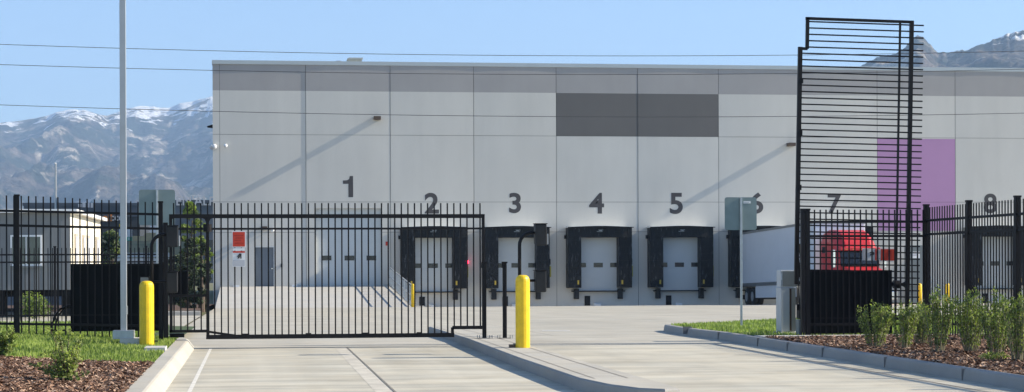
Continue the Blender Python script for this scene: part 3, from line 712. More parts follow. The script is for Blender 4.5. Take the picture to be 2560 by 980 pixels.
# dock positions
def dock_u(k): return J0+ST*(k-1)+ST/2+.0
ZF = Z(1490, 727, WW)
su = MB  # shorthand
def dock(k, lit=False, first=None):
    uc = dock_u(k); W2 = 1.80; o2 = 1.06; ztp = Z(1494, 567, WW); zo = Z(1494, 594, WW); zl = Z(1494, 719, WW); D = .80
    O = (uc, WW, ZF)
    t = bpy.data.objects.new('dock_shelter', None); C.objects.link(t); t.parent = wh; t.location = (uc, 0, ZF+1.3)
    def B(): return MB((0, 0, 0))
    zt_, zo_, zl_ = ztp-ZF, zo-ZF, zl-ZF
    for s in (-1, 1):
        b = B(); nz_ = 9; xs = [s*o2, s*W2]
        # padded side: gently rippled front
        for q in range(nz_):
            za, zb_ = zl_+(zt_-zl_)*q/nz_, zl_+(zt_-zl_)*(q+1)/nz_; dd_ = .012*math.sin(q*2.1+k)
            b.box(min(xs), max(xs), -D-dd_, -.015, za+.0005, zb_-.0005)
        b.build('side_pad', VINYL, t)
        y = B(); y.box(s*1.24-.045, s*1.24+.045, -D-.045, -D-.02, .37, .60); y.build('guide_stripe', mat('dull yellow strap', (.42, .30, .03), .6), t)
        bp_ = B(); bp_.box(s*1.24-.13, s*1.24+.13, -.32, -.01, -.45, .12); bp_.build('bumper', RUB, t, bevel=.01)
    b = B(); b.box(-o2, o2, -D+.02, -.02, zo_, zt_-.02); b.build('head_pad', VINYL, t)
    cu_ = B(); n = 28
    for i in range(n):
        xa_, xb_ = -W2+.02+(2*W2-.04)*i/n, -W2+.02+(2*W2-.04)*(i+1)/n; f = lambda x: -D-.05-.03*math.sin(x*6+k)*math.cos(x*2.3)
        cu_.add([(xa_, f(xa_), zo_+.02), (xb_, f(xb_), zo_+.02), (xb_, f(xb_)+.02, zt_-.03), (xa_, f(xa_)+.02, zt_-.03)], [(0, 1, 2, 3)])
    cu_.build('head_curtain', VINYL, t, smooth=True)
    h = B(); P = [(-W2-.04, zt_-.06), (W2+.04, zt_-.06), (W2+.04, zt_-.01), (.3, zt_+.05), (-.3, zt_+.05), (-W2-.04, zt_-.01)]; h.prism(P, -D-.26, -.01, 'y'); h.build('hood', HOODW, t)
    h = B(); P = [(-W2-.05, zt_-.07), (W2+.05, zt_-.07), (W2+.05, zt_-.02), (.3, zt_+.035), (-.3, zt_+.035), (-W2-.05, zt_-.02)]; h.prism(P, -D-.275, -D-.2605, 'y'); h.build('hood_trim', BLACK, t)
    lg_ = text_obj('KELLEY' if False else '~', 'maker_mark', .3, GREYL, (0, -D-.115, zt_-.3), t, (0, 0, 0), 0, .002)
    mk = B(); mk.box(-.2, .12, -D-.1, -D-.09, zt_-.30, zt_-.25); mk.box(-.12, .16, -D-.1, -D-.09, zt_-.21, zt_-.17); mk.build('maker_label', BOXD, t)
    # door behind
    d_ = B(); ns = 5; hs = (zo_+.3)/ns
    for q in range(ns): d_.box(-1.25, 1.25, -.06, -.02, q*hs+.006, (q+1)*hs-.006)
    d_.box(-1.25, 1.25, -.045, -.02, 0, zo_+.3); dr = d_.build('dock_door', DOORW, t)
    for cx in (-.93, .02, .96):
        w = B(); w.box(cx-.26, cx+.26, -.078, -.062, Z(1494, 668, WW)-ZF, Z(1494, 657, WW)-ZF); w.build('door_window', GLASSD, dr)
    l = B(); l.box(-1.5, 1.5, -.30, -.005, -.045, .012); l.build('dock_plate', BLACK, t)
    v = B(); v.box(-.75, -.44, -.05, -.005, -.82, -.28); v.build('pit_vent', BLACK, t)
    hk = B(); hk.box(-.12, .12, -.35, -.01, -.98, -.72); hk.box(-.24, -.10, -.3, -.01, -.86, -.70); hk.box(.10, .3, -.25, -.01, -.95, -.85); hk.build('wheel_restraint', WHT, t, bevel=.01)
    sb = B(); sb.box(W2+.02, W2+.17, -.16, -.005, Z(1494, 692, WW)-ZF, Z(1494, 665, WW)-ZF); sb.build('yellow_instruction_sign', mat('olive yellow sign', (.42, .36, .03), .6, var=.2, vscale=20), t)
    lh = B(); lh.box(W2+.0, W2+.14, -.18, -.005, Z(1494, 661, WW)-ZF, Z(1494, 647, WW)-ZF); lh.build('signal_housing', BLACK, t)
    kb = B(); kb.box(-W2-.1, -W2, -.3, -.005, Z(1494, 597, WW)-ZF, Z(1494, 588, WW)-ZF); kb.build('shelter_bracket', BLACK, t)
    if lit:
        em = bpy.data.materials.new('lit red signal'); em.use_nodes = True; e = em.node_tree.nodes['Principled BSDF']
        e.inputs['Base Color'].default_value = (.8, .02, .05, 1); e.inputs['Emission Color'].default_value = (1, .03, .08, 1); e.inputs['Emission Strength'].default_value = 3.0
        r = B(); r.tube([(W2+.07, -.26, Z(1168, 655, WW)-ZF), (W2+.07, -.18, Z(1168, 655, WW)-ZF)], .12, 16); r.build('red_signal_lamp', em, t)
        r = B(); r.tube([(-.1, -.05, -1.0), (.0, -.06, -.85), (.15, -.06, -.82), (.28, -.06, -1.0)], .02, 6); r.build('cable_loop', BLACK, t)
    return t
for k in (2, 3, 4, 5, 6, 7, 9, 10): dock(k, k == 2)

# ramp guard rail
rl = thing('ramp_guard_rail', 'galvanised mesh guard rail down the right edge of the ramp to door one', 'guard rail', (U(972, WW), 91.5, zs))
xr = .0; n = 7; fr = MB(); ms = MB()
def rz(y): return (zt-zs)*(y)/(WW-91.5)
yl = WW-91.5-.3
for k in range(n+1):
    y = yl*k/n; fr.box(-.025, .025, y-.025, y+.025, rz(y)-.1, rz(y)+1.05)
for zz in (.12, .55, 1.05): fr.beam((0, 0, rz(0)+zz), (0, yl, rz(yl)+zz), .045)
fr.build('rail_frame', GALV, rl)
for k in range(60):
    y = yl*(k+.5)/60; ms.box(-.006, .006, y-.012, y+.012, rz(y)+.14, rz(y)+.98)
ms.build('mesh_infill', GALV, rl)
x, y = U(972, WW), 91.0
t = thing('bollard', 'slim yellow bollard at the foot of the ramp guard rail', 'bollard', (x+.02, 90.9, gz(90.9)))
MB().tube([(0, 0, 0), (0, 0, 1.05), (0, 0, 1.1), (0, 0, 1.12)], [.09, .09, .07, .01], 16).build('sleeve', YEL, t, smooth=True)
struct(MB().box(x+.1, x+.6, 91.2, 91.8, gz(91)-.2, gz(91.8)+.10).build('concrete_pad', PADM))
for (px, w, lab) in ((2299, 93, 'yellow bollard standing by the stair right of the raised gate'), (2369, 100, 'yellow bollard behind the right fence left of dock eight')):
    t = thing('bollard', lab, 'bollard', (U(px, w), w, gz(w))); zt_ = Z(px, 708, w)-gz(w)
    MB().tube([(0, 0, 0), (0, 0, zt_-.08), (0, 0, zt_-.03), (0, 0, zt_)], [.11, .11, .08, .01], 16).build('sleeve', YEL, t, smooth=True)
# cabinet, stair between docks seven and eight
w = 104; t = thing('electrical_cabinet', 'tall grey electrical cabinet with a white label on the wall right of dock seven', 'cabinet', (U(2290, w), w, gz(w)))
z1 = Z(2290, 613, w)-gz(w)
MB().box(-.40, .45, 0, .8, 1.3, z1).build('housing', BOXD, t, bevel=.01); MB().box(-.35, .3, .1, .7, 0, 1.3).build('stand', BOXD, t); MB().box(-.28, .22, -.012, -.001, z1-.72, z1-.36).build('white_label', WHT, t); MB().box(-.2, .05, -.016, -.0125, z1-.6, z1-.5).build('label_print', GREYL, t)
MB().box(.46, .62, .1, .5, 1.0, z1+.0).build('side_trim', BOXG, t)
w = WW-1.6; t = thing('dock_stair', 'concrete dock stair with galvanised handrail between docks seven and eight', 'stair', (U(2300, w), w, gz(w)))
s = MB()
for k in range(7): s.box(.28*k, .28*(k+1), 0, 1.3, 0, 1.26-.18*k)
s.build('steps', CONR, t); r = MB()
for yy_ in (.05, 1.25):
    for k in range(8): xx = .25*k+.05; r.box(xx-.018, xx+.018, yy_-.018, yy_+.018, max(.05, 1.2-.64*xx), 2.25-.64*xx)
    r.beam((0, yy_, 2.25), (2.0, yy_, 2.25-1.28), .045); r.beam((0, yy_, 1.75), (2.0, yy_, 1.75-1.28), .03)
r.build('handrail', GALV, t)
# ---------------------------------------------------------------- truck at dock six
uc = dock_u(6); zg = -1.02; gr = .024
tr = thing('semi_trailer', 'long white box trailer backed into dock six', 'trailer', (uc, WW-.75, zg)); LT = 14.6
tr.rotation_euler = (-gr, 0, 0)
b = MB(); b.box(-1.28, 1.28, -LT, 0, 1.22, 4.06); b.build('cargo_box', TRL, tr, bevel=.03)
b = MB()
for s in (-1, 1): b.box(s*1.30-.02, s*1.30+.02, -LT-.01, .0, 1.06, 1.24); b.box(s*1.29-.02, s*1.29+.02, -LT-.01, 0, 3.97, 4.09)
b.box(-1.3, 1.3, -.02, .03, 1.05, 1.24); b.box(-1.3, 1.3, -LT-.03, -LT, 3.95, 4.09); b.build('side_rail', ALU, tr)
for s in (-1, 1):
    MB().box(s*1.25-.02, s*1.25+.02, -11.2, -3.3, .42, 1.06).build('side_skirt', TRL, tr)
    for y in (-1.35, -2.6):
        for o in (.13, .42):
            wl_ = MB(); x = s*(1.27-o); wl_.tube([(x-.125, y, .5), (x-.10, y, .5), (x+.10, y, .5), (x+.125, y, .5)], [.44, .5, .5, .44], 26); q = wl_.build('wheel', RUB, tr, smooth=False)
            if o < .2: MB().tube([(s*1.28, y, .5), (s*1.20, y, .5)], [.27, .16], 18).build('rim', GALV, q)
b = MB(); b.box(-.5, .5, -3.4, -.4, .7, 1.06); b.box(-.9, -.8, -11.6, -11.5, .1, 1.06); b.box(.8, .9, -11.6, -11.5, .1, 1.06); b.box(-1.05, -.65, -11.75, -11.4, .05, .1); b.box(.65, 1.05, -11.75, -11.4, .05, .1); b.build('undercarriage', BLACK, tr)
b = MB(); b.box(-1.25, 1.25, -.35, -.3, .35, .6); b.build('mud_flap', RUB, tr)

y0 = WW-.75-LT-.4
tk = thing('truck_tractor', 'red sleeper cab truck coupled to the white trailer', 'truck', (uc, y0, zg+.36))
b = MB()   # body lofted along -y : (y, half width, z bottom, z top, roof half width)
secs = [(0, 1.12, .95, 3.62, .95), (-.5, 1.17, .9, 3.68, 1.0), (-1.6, 1.20, .85, 3.66, 1.0), (-2.3, 1.20, .85, 3.48, .95), (-2.8, 1.18, .8, 3.05, .92), (-3.05, 1.14, .8, 2.72, .95)]
vs = []; k = 10
for (y, hw_, zb_, ztp, rw) in secs:
    mid = zb_+(ztp-zb_)*.62
    vs += [(-hw_, y, zb_), (-hw_, y, mid), (-hw_+.03, y, mid+(ztp-mid)*.45), (-rw, y, ztp-.14), (-rw+.22, y, ztp), (rw-.22, y, ztp), (rw, y, ztp-.14), (hw_-.03, y, mid+(ztp-mid)*.45), (hw_, y, mid), (hw_, y, zb_)]
fs = [(i*k+j, i*k+(j+1) % k, (i+1)*k+(j+1) % k, (i+1)*k+j) for i in range(len(secs)-1) for j in range(k)]+[tuple(range(k)), tuple((len(secs)-1)*k+j for j in range(k))]
b.add(vs, fs); b.build('cab', CABR, tk, bevel=.06)
b = MB(); P = [(-3.0, .75), (-3.0, 1.92), (-3.6, 1.84), (-4.7, 1.66), (-5.05, 1.45), (-5.1, .75)]
for (s0, s1) in ((-.98, .98),): b.prism(P, s0, s1, 'x')
b.build('hood', CABR, tk, bevel=.1)
b = MB(); b.prism([(-3.06, 1.98), (-3.22, 1.90), (-3.08, 2.66), (-2.98, 2.68)], -1.06, 1.06, 'x'); b.build('windshield', GLASSD, tk)
b = MB(); b.prism([(-1.08, 2.02), (1.08, 2.02), (1.0, 1.92), (-1.0, 1.92)], -3.28, -3.05, 'y'); b.build('cowl', BLACK, tk)
b = MB(); b.box(-1.12, 1.12, -3.3, -3.02, 2.66, 2.80); b.build('sun_visor', CABR, tk, bevel=.03)
lm = mat('amber marker lens', (.75, .25, .03), .3)
for xx in (-.8, -.4, 0, .4, .8): MB().box(xx-.06, xx+.06, -3.33, -3.301, 2.70, 2.74).build('marker_light', lm, tk)
b = MB(); b.box(-.7, .7, -5.18, -5.09, .8, 1.5); b.build('grille', CHR, tk)
b = MB(); b.box(-1.2, 1.2, -5.45, -5.0, .35, .78); b.build('front_bumper', CHR, tk, bevel=.05)
for s in (-1, 1):
    MB().box(s*.84-.13, s*.84+.13, -5.12, -4.95, 1.0, 1.3).build('headlight', WHT, tk, bevel=.03)
    m_ = MB(); m_.box(s*1.42-.06, s*1.42+.06, -3.15, -3.0, 1.85, 2.7); q = m_.build('wing_mirror', CHR, tk, bevel=.02); MB().beam((s*1.1, -2.9, 2.5), (s*1.42, -3.05, 2.5), .03).build('mirror_arm', BLACK, q)
    MB().box(s*1.20-.012, s*1.20+.012, -2.75, -2.0, 1.95, 2.6).build('side_window', GLASSD, tk)
    MB().box(s*1.195-.012, s*1.195+.012, -1.0, -.55, 2.55, 2.85).build('sleeper_window', GLASSD, tk)
    for y in (-4.1, .9, 2.2):
        w_ = MB(); w_.tube([(s*1.2, y, .16), (s*.88, y, .16)], .51, 24); q = w_.build('wheel', RUB, tk); MB().tube([(s*1.21, y, .16), (s*1.12, y, .16)], [.26, .14], 16).build('rim', CHR, q)
    b = MB(); b.box(s*1.05-.2, s*1.05+.2, -2.9, -.2, .3, .85); b.build('fuel_tank', CHR, tk, bevel=.05)
MB().box(-.45, .45, -4.9, 3.0, .35, .6).build('chassis', BLACK, tk)
MB().tube([(.95, .15, .6), (.95, .15, 3.5)], .07, 10).build('exhaust_stack', CHR, tk)
tk.scale = (.87, 1, .985); tk.location.x -= .16

# ---------------------------------------------------------------- left background
yo = 66.0; xr_ = U(175, yo, 600); zt0 = Z(175, 523, yo); gz0 = gz(yo)+.1; yb2 = yo+13
mo = thing('modular_office', 'modular office on an open skirt with shaded front and pale end in sunshine', 'modular office', (xr_, yo, gz0))
OM = (xr_, yo, gz0); hm = zt0-gz0
SHADEW = mat('shaded clad wall', (.17, .18, .185), .7, var=.05, vscale=2); SUNW = mat('sunlit clad wall', (.80, .74, .60), .7, var=.04, vscale=2)  # one cladding in two tones: shade in the front colour, sun in the end
GV = MB(); GV.box(-18, 0, 0, .1, .85, hm-.12); GV.build('front_wall', SHADEW, mo)
sd = MB(); sd.box(-.1, .002, .1, 13, .85, hm-.12); sd.build('end_wall', SUNW, mo)
MB().box(-18, -.1, 13.0, 13.1, .85, hm-.12).build('rear_wall', SHADEW, mo); MB().box(-18.1, -18, 0, 13.1, .85, hm-.12).build('end_wall', SHADEW, mo)
sg = MB()
for k in range(60): sg.box(-18+.3*k, -18+.3*k+.015, -.006, -.001, .85, hm-.13)
sg.build('cladding_grooves', BOXD, mo)
rf = MB(); rf.prism([(-18.2, hm-.12), (.25, hm-.12), (.25, hm), (-18.2, hm)], -.25, 13.3, 'y'); rf.build('roof', WHT, mo)
wx0, wx1 = U(31, yo)-xr_, U(101, yo)-xr_; wz0, wz1 = Z(66, 660, yo)-gz0, Z(66, 592, yo)-gz0
wf = MB(); wf.box(wx0-.06, wx1+.06, -.05, -.007, wz0-.06, wz1+.06); q = wf.build('window', WHT, mo)
b = MB(); b.box(wx0, (wx0+wx1)/2-.02, -.062, -.051, wz0, wz1); b.box((wx0+wx1)/2+.02, wx1, -.062, -.051, wz0, wz1); b.build('pane', mat('window glass green', (.05, .07, .07), .12, var=.1), q)
b = MB(); b.box(wx0-.1, wx1+.1, -.12, -.052, wz0-.12, wz0-.06); b.build('sill', BOXD, q)
for yy_, w2, dr in ((1.5, 1.0, 0), (4.6, 1.0, 1), (6.4, 1.1, 0), (10.5, 1.2, 0)):
    z0_ = .95 if dr else 1.6
    b = MB(); b.box(.003, .05, yy_, yy_+w2, z0_, 2.75); q = b.build('window' if not dr else 'door', mat('tan trim', (.45, .40, .33), .6), mo)
    b = MB(); b.box(.051, .06, yy_+.1, yy_+w2-.1, z0_+.1, 2.65); b.build('pane', GREYL, q)
sk = MB()
for k in range(9): sk.box(-17.5+k*2.15, -17.2+k*2.15, .3, .6, 0, .85)
sk.box(-17.9, -.2, .5, 12.6, .62, .849); sk.build('pier', BLACKW, mo)
# stair rail clutter under the office
for i, (px, w, hh_, lab) in enumerate(((80, 64, .9, 'small bright green shrub under the modular office window'), (92, 63.5, .7, 'second small shrub beside the bright one under the modular office'))):
    t = thing('small_shrub', lab, 'shrub', (U(px, w), w, gz(w)+.03)); leaves('foliage', [(0, 0, hh_*.5, .5, .4, hh_*.5, 700)], LEAFT, t, .05, 60+i)

# far dark buildings with signs
NAVY = mat('dark blue grey cladding', (.045, .055, .075), .6, var=.1, vscale=.2); SLATE = mat('slate cladding', (.085, .10, .125), .6, var=.1, vscale=.2)
def farb(label, pxa, pxb, ytop, w, d, m, band=None):
    xa_, xb_ = U(pxa, w), U(pxb, w); z1 = Z((pxa+pxb)/2, ytop, w); t = thing('office_building', label, 'building', (xa_, w, -1.6)); h = z1+1.6
    MB().box(0, xb_-xa_, 0, d, 0, h-.5).build('wall', m, t); MB().box(-.2, xb_-xa_+.2, -.2, d+.2, h-.5, h).build('roof_edge', NAVY, t)
    n = max(3, int((xb_-xa_)/6))
    for k in range(n):
        a = (xb_-xa_)*(k+.15)/n; c = (xb_-xa_)*(k+.85)/n; MB().box(a, c, -.12, -.01, h*.32, h*.52).build('window_band', GLASSD, t)
    return t
t1 = farb('long dark office block with a faint pale name strip behind the modular office', 60, 345, 507, 330, 40, NAVY)
w = 329.4; nb = MB(t1.location); rr = random.Random(2); xx = U(196, w)
while xx < U(238, w):
    ww_ = rr.uniform(.25, .55); za = Z(215, 519, w)+rr.uniform(-.1, .1); nb.box(xx, xx+ww_, w-.1, w, za, za+rr.uniform(.5, .9)); xx += ww_+rr.uniform(.12, .5)
nb.build('name_lettering', GREYL, t1)
t2 = farb('dark office block with pale rooftop lettering beside the warehouse corner', 400, 560, 500, 300, 40, SLATE)
w = 299.5; text_obj("EN'ALPITT", 'name_lettering', 1.9, GREYL, (U(512, w), w, Z(512, 513, w)), t2, (t2.location[0], t2.location[1], t2.location[2]), .03, .05)
t3 = farb('low dark shop with orange lettering between the light pole and the modular office', 240, 350, 532, 250, 20, mat('charcoal shop wall', (.03, .034, .042), .6, var=.1, vscale=.2))
w = 249.5; text_obj('all', 'orange_lettering', 1.3, mat('orange letters', (.65, .22, .03), .5), (U(270, w), w, Z(270, 552, w)), t3, (t3.location[0], t3.location[1], t3.location[2]), .04, .05)
text_obj('cco', 'grey_lettering', 1.2, GREYL, (U(293, w), w, Z(293, 551, w)), t3, (t3.location[0], t3.location[1], t3.location[2]), .02, .05)
# banks, roadside sign, guard rails
w = 190; b = MB(); P = [(U(255, w), -2), (U(255, w), Z(255, 588, w)), (U(325, w), Z(325, 590, w)), (U(360, w), Z(360, 590, w)), (U(362, w), Z(362, 582, w)), (U(390, w), Z(390, 582, w)), (U(425, w), Z(425, 590, w)), (U(425, w), -2)]
b.prism(P, w, w+1.2, 'y'); tag(b.build('retaining_wall', mat('tan block wall', (.50, .40, .24), .8, var=.2, vscale=1)), 'tan block retaining wall stepping up beyond the far road', 'wall')
def bank(x, y):
    t = min(1, max(0, (y-150)/38)); return -1.5+t*(Z(350, 602, 188)+1.5)
sheet('embankment', lin(U(200, 150), U(470, 190), 12), lin(148, 189.5, 10), lambda x, y: bank(x, y)+.15*noise.noise((x*.3, y*.3, 0)), mat('dry grass bank', (.30, .24, .12), .95, col2=(.16, .16, .07), vscale=.3, bump=.4, bscale=3))
sheet('road', lin(-60, -8, 6), [110, 125, 148], lambda x, y: -1.2+.012*(y-110), mat('asphalt', (.055, .055, .06), .9, var=.2, vscale=2))
for i, (w, py) in enumerate(((112, 632), (100, 646))):
    t = thing('guard_rail', ('upper' if i == 0 else 'lower')+' steel guard rail along the dark road seen through the left fence', 'guard rail', (U(290, w), w, gz(99)))
    z1 = Z(340, py, w)-gz(99); q = MB(); ln_ = U(425, w)-U(290, w); q.box(0, ln_, 0, .06, z1-.25, z1); q.build('beam', GALV, t)
    for k in range(5): MB().box(ln_*k/4-.06, ln_*k/4+.06, .06, .18, 0, z1).build('rail_post', BARK, t)
w = 150; t = thing('roadside_sign', 'white roadside sign with yellow top and green base beside the light pole', 'sign', (U(314, w), w, -1.5))
xa_, xb_ = U(298, w)-U(314, w), U(330, w)-U(314, w); zz = lambda py: Z(314, py, w)+1.5
MB().box(xa_, xb_, 0, .4, zz(592), zz(570)).build('white_panel', WHT, t); MB().box(xa_, xb_, 0, .4, zz(602), zz(592.5)).build('green_panel', mat('green sign', (.05, .42, .30), .5), t)
MB().box(xa_, xa_+.35, 0, .4, zz(569.7), zz(560)).build('yellow_panel', YEL, t); MB().box(-.2, .2, .1, .3, 0, zz(602.5)).build('support', BOXD, t)
MB().box(.2, .3, -.03, -.005, zz(600), zz(594)).build('lettering', WHT, t)
# slim far lamp pole
w = 140; t = thing('street_lamp', 'thin distant street lamp rising above the modular office roof', 'street lamp', (U(140, w), w, -1.5)); h_ = Z(140, 408, w)+1.5
MB().tube([(0, 0, 0), (0, 0, h_)], [.12, .07], 8).build('shaft', GALV, t); MB().box(-.05, .05, -.6, .05, h_-.06, h_+.02).build('lamp_head', WHT, t)
# trees
def tr_at(name, label, px, w, ytop, crown, mats, seed, **k):
    z = gz(min(w, 109))+.15; return tree(name, label, U(px, w), w, z, Z(px, ytop, w)-z, crown, mats, seed, **k)
tr_at('leafy_tree', 'pale green leafy tree left of the warehouse corner', 474, 96, 496, .78, LEAFT, 21, size=.075, n=120, nc=44, clear=.12, trunk=.09)
tr_at('leafy_tree', 'second pale green tree, lower and closer to the warehouse corner', 513, 100, 552, .42, LEAFT, 22, size=.07, n=90, nc=22, clear=.2, trunk=.07)
tr_at('dark_evergreen', 'dark bushy evergreen directly left of the ramp edge', 511, 80, 604, .42, LEAFD, 23, size=.06, n=150, nc=26, clear=.42, trunk=.07)
tr_at('dark_evergreen', 'dark bushy evergreen below the pale tree behind the closed gate', 474, 78, 594, .55, LEAFD, 24, size=.06, n=150, nc=30, clear=.4, trunk=.07)
tr_at('dark_hedge', 'low dark hedge bush at the foot of the evergreens, nearer the keypad post', 470, 75, 668, .42, LEAFD, 27, size=.06, n=200, nc=18, clear=.05)
tr_at('dark_hedge', 'low dark hedge bush at the foot of the evergreens, nearer the ramp', 503, 75, 672, .40, LEAFD, 28, size=.06, n=200, nc=18, clear=.05)
tr_at('round_bush', 'round green bush between the modular office and the light pole', 278, 92, 578, 1.1, LEAFD[1:2]+LEAFS[:1]+LEAFD[:1], 25, size=.08, n=260, nc=36, clear=.08)
tr_at('round_bush', 'dark bush by the right end of the left fence', 440, 88, 640, .9, LEAFD, 26, size=.08, n=200, nc=24, clear=.08)

# ---------------------------------------------------------------- overhead wires
def wire(label, w, pts):
    P = [(U(px, w, py), Z(px, py, w)) for px, py in pts]; A = np.polyfit([p[0] for p in P], [p[1] for p in P], 2)
    xs = np.linspace(P[0][0]-45, P[-1][0]+45, 90); b = MB(); b.tube([(float(x), w, float(np.polyval(A, x))) for x in xs], .0095*w/60, 6)
    return tag(b.build('overhead_wire', WIREM, smooth=True), label, 'wire', 'overhead wires in front of the warehouse')
wire('highest overhead wire, clear against the sky above the roof', 62, [(0, 110), (640, 131), (1280, 138.5), (1700, 138.5), (2560, 128)])
wire('middle overhead wire crossing the top band of the warehouse', 62.5, [(0, 161), (640, 179), (1280, 185.5), (1920, 184), (2560, 173)])
wire('lowest overhead wire crossing the dark grey rectangle on the wall', 63, [(0, 262), (640, 281), (1280, 291), (1920, 291), (2560, 283)])

# ---------------------------------------------------------------- mountains
prof = [(-600, 330), (-300, 310), (0, 292), (60, 286), (100, 280), (150, 264), (180, 259), (215, 261), (250, 272), (270, 276), (300, 265), (350, 250), (380, 252), (420, 257), (450, 245), (490, 238), (533, 227), (650, 222), (850, 185), (945, 158), (955, 150), (965, 156), (985, 149), (1010, 160), (1200, 190), (1500, 230), (1900, 230), (2100, 190), (2140, 165), (2150, 154), (2180, 137), (2210, 126), (2240, 121), (2265, 106), (2280, 86), (2297, 74), (2310, 78), (2325, 96), (2345, 117), (2370, 119), (2395, 115), (2420, 112), (2440, 102), (2470, 94), (2500, 80), (2530, 69), (2560, 62), (2700, 46), (3000, 80), (3400, 100)]
px_ = [p[0] for p in prof]; py_ = [p[1] for p in prof]
NC, NR = 900, 170; D0, D1, D2 = 2600., 6200., 7400.
V = np.zeros((NR, NC, 3)); cols = np.linspace(-600, 3400, NC)
for c in range(NC):
    px = cols[c]; a = TH+math.atan((px-1280)/F); y = float(np.interp(px, px_, py_)); right = 1/(1+math.exp(-(px-1750)/60))
    ang = math.atan((px-1280)/F); kk = 1-.52*right; zr = (654-y)/F*D1*kk*math.cos(ang); jag = kk*(7+3*right)*noise.fractal((px*.045*(1+right), 3.1, 0), 1-.45*right, 2., 6)
    for r in range(NR):
        t = r/(NR-1)
        if t < .82:
            s = t/.82; dd = (D0+(D1-D0)*s)*kk; base = zr*(s**1.25)+jag*s**14
            X = dd*math.sin(a)/1000/kk; Y = dd*math.cos(a)/1000/kk
            n1 = noise.ridged_multi_fractal((X*2.3+5, Y*.9, 1.7), .9, 2.1, 6, 1.0, 2.0)
            n2 = noise.fractal((X*5, Y*3, 4), .8, 2.1, 6)
            amp = math.sin(PI*min(1, s))**.8
            z = base+amp*((n1-1.2)*95+n2*38)*kk
            z = min(z, zr*(dd/D1/kk)*.985) if s > .5 else z
            z += jag*s**14*.6
        else:
            s = (t-.82)/.18; dd = (D1+(D2-D1)*s)*kk; z = zr*(1-s)
        V[r, c] = (dd*math.sin(a), dd*math.cos(a), z-4)
idx = np.arange(NR*NC).reshape(NR, NC)
q = np.stack([idx[:-1, :-1], idx[:-1, 1:], idx[1:, 1:], idx[1:, :-1]], -1).reshape(-1, 4)
me = bpy.data.meshes.new('mountains'); me.from_pydata(V.reshape(-1, 3).tolist(), [], q.tolist()); me.polygons.foreach_set('use_smooth', [True]*len(q))
mo_ = bpy.data.objects.new('mountains', me); C.objects.link(mo_); struct(mo_)
mm = bpy.data.materials.new('mountain rock'); mm.use_nodes = True; nt = mm.node_tree; N = nt.nodes; Lk = nt.links; bs = N['Principled BSDF']; bs.inputs['Roughness'].default_value = .95; bs.inputs['Specular IOR Level'].default_value = .1
tc = N.new('ShaderNodeTexCoord'); geo = N.new('ShaderNodeNewGeometry'); sep = N.new('ShaderNodeSeparateXYZ'); Lk.new(geo.outputs['Position'], sep.inputs[0]); sn = N.new('ShaderNodeSeparateXYZ'); Lk.new(geo.outputs['Normal'], sn.inputs[0])
def NZ(scale, det=8, st=(1, 1, 1), dist=0.):
    mp = N.new('ShaderNodeMapping'); mp.inputs['Scale'].default_value = tuple(k*scale*1.15 for k in st); Lk.new(geo.outputs['Position'], mp.inputs['Vector'])
    n = N.new('ShaderNodeTexNoise'); n.inputs['Scale'].default_value = 1; n.inputs['Detail'].default_value = det; n.inputs['Roughness'].default_value = .62; n.inputs['Distortion'].default_value = dist
    Lk.new(mp.outputs[0], n.inputs['Vector']); return n.outputs['Fac']
def RAMP(fac, a, b_, ca=(0, 0, 0), cb=(1, 1, 1)):
    r = N.new('ShaderNodeValToRGB'); r.color_ramp.elements[0].position = a; r.color_ramp.elements[1].position = b_; r.color_ramp.elements[0].color = (*ca, 1); r.color_ramp.elements[1].color = (*cb, 1); Lk.new(fac, r.inputs[0]); return r.outputs[0]
def MIX(f, a, b_):
    m = N.new('ShaderNodeMix'); m.data_type = 'RGBA'; Lk.new(f, m.inputs['Factor'])
    for s, v in (('A', a), ('B', b_)):
        sk_ = [i for i in m.inputs if i.name == s and i.type == 'RGBA'][0]
        if isinstance(v, tuple): sk_.default_value = (*v, 1)
        else: Lk.new(v, sk_)
    return [o for o in m.outputs if o.type == 'RGBA'][0]
def MA(op, a, b_):
    q = N.new('ShaderNodeMath'); q.operation = op; q.use_clamp = False
    for i, v in enumerate((a, b_)):
        if isinstance(v, (int, float)): q.inputs[i].default_value = v
        else: Lk.new(v, q.inputs[i])
    return q.outputs[0]
rock = RAMP(NZ(.017, 10), .40, .62, (.04, .034, .032), (.20, .165, .14))
wood = RAMP(NZ(.006, 8, (1, 1, 2), .6), .46, .56)
c1_ = MIX(wood, rock, (.028, .036, .026))
cliff = RAMP(NZ(.0065, 9, (1.2, 1, .9), 1.0), .555, .63); c2_ = MIX(cliff, c1_, (.50, .44, .36))
hgt = MA('ADD', sep.outputs['Z'], MA('MULTIPLY', MA('SUBTRACT', NZ(.011, 9, (1, 1, 1.3), .8), .5), 470.))
# the snow line sits higher on the right-hand range
sx = MA('MULTIPLY', MA('GREATER_THAN', sep.outputs['X'], 700), MA('SUBTRACT', MA('MINIMUM', MA('MAXIMUM', MA('SUBTRACT', 1088, sep.outputs['X']), 0), 400), 115))
snow = RAMP(MA('DIVIDE', MA('SUBTRACT', hgt, MA('ADD', sx, 405)), 60.), .45, .60)
c3_ = MIX(snow, c2_, (.95, .96, .98))
Lk.new(c3_, bs.inputs['Base Color'])
bp = N.new('ShaderNodeBump'); bp.inputs['Strength'].default_value = 1.0; bp.inputs['Distance'].default_value = 40.; Lk.new(NZ(.02, 9), bp.inputs['Height']); Lk.new(bp.outputs[0], bs.inputs['Normal'])
me.materials.append(mm)

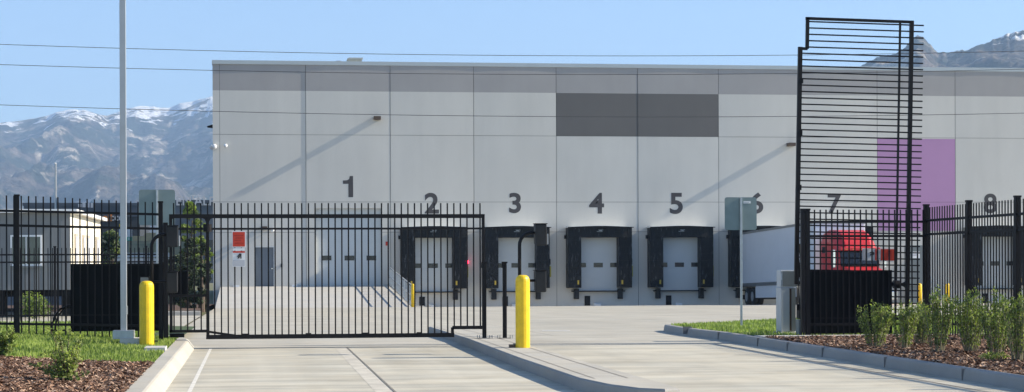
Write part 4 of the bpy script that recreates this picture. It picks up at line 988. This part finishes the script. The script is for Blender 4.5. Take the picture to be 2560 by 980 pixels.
# ---------------------------------------------------------------- air
hb = MB(); hb.box(-7000, 7000, -80, 9400, -6, 860); hz_ = hb.build('haze', mm); hz_['kind'] = 'stuff'; hz_.data.materials.clear()
hm_ = bpy.data.materials.new('thin blue haze'); hm_.use_nodes = True; hm_.node_tree.nodes.clear(); nt = hm_.node_tree
ou = nt.nodes.new('ShaderNodeOutputMaterial'); pv = nt.nodes.new('ShaderNodeVolumePrincipled'); pv.inputs['Color'].default_value = (.46, .68, 1, 1); pv.inputs['Density'].default_value = .00016; pv.inputs['Anisotropy'].default_value = .1
nt.links.new(pv.outputs[0], ou.inputs['Volume']); hz_.data.materials.append(hm_)
tag(hz_, 'thin blue air between the yard and the mountains', 'haze')

# ---------------------------------------------------------------- light
EL = math.radians(29); AZ = math.radians(-4.2)   # direction to the sun, measured from +X towards +Y
sd = Vector((math.cos(EL)*math.cos(AZ), math.cos(EL)*math.sin(AZ), math.sin(EL)))
sl = bpy.data.lights.new('sun', 'SUN'); sl.energy = 4.9; sl.angle = math.radians(.55); sl.color = (1, .90, .74)
so = bpy.data.objects.new('sun', sl); C.objects.link(so); so.rotation_euler = sd.to_track_quat('Z', 'Y').to_euler(); so.location = (30, 10, 40)
wd = bpy.data.worlds.new('World'); scene.world = wd; wd.use_nodes = True; nt = wd.node_tree; bg = nt.nodes['Background']
sk = nt.nodes.new('ShaderNodeTexSky'); sk.sky_type = 'NISHITA'; sk.sun_disc = False; sk.sun_elevation = EL
sk.sun_rotation = math.atan2(sd.x, sd.y); sk.altitude = 3000; sk.air_density = 1.0; sk.dust_density = .15; sk.ozone_density = 2.0
nt.links.new(sk.outputs[0], bg.inputs[0]); bg.inputs[1].default_value = .105

cam = bpy.data.cameras.new('camera'); co = bpy.data.objects.new('camera', cam); C.objects.link(co); scene.camera = co
cam.sensor_width = 36; cam.lens = 36*F/2560; cam.shift_y = (654-490)/2560; cam.clip_end = 20000; cam.clip_start = .1
co.matrix_world = Matrix.Translation((0, 0, H)) @ Matrix.Rotation(-TH, 4, 'Z') @ Matrix.Rotation(PI/2, 4, 'X') @ Matrix.Rotation(-ROLL, 4, 'Z')
vs_ = scene.view_settings; vs_.view_transform = 'Standard'; vs_.look = 'None'; vs_.exposure = 1.10; vs_.gamma = 1
scene.cycles.volume_bounces = 0; scene.cycles.max_bounces = 6
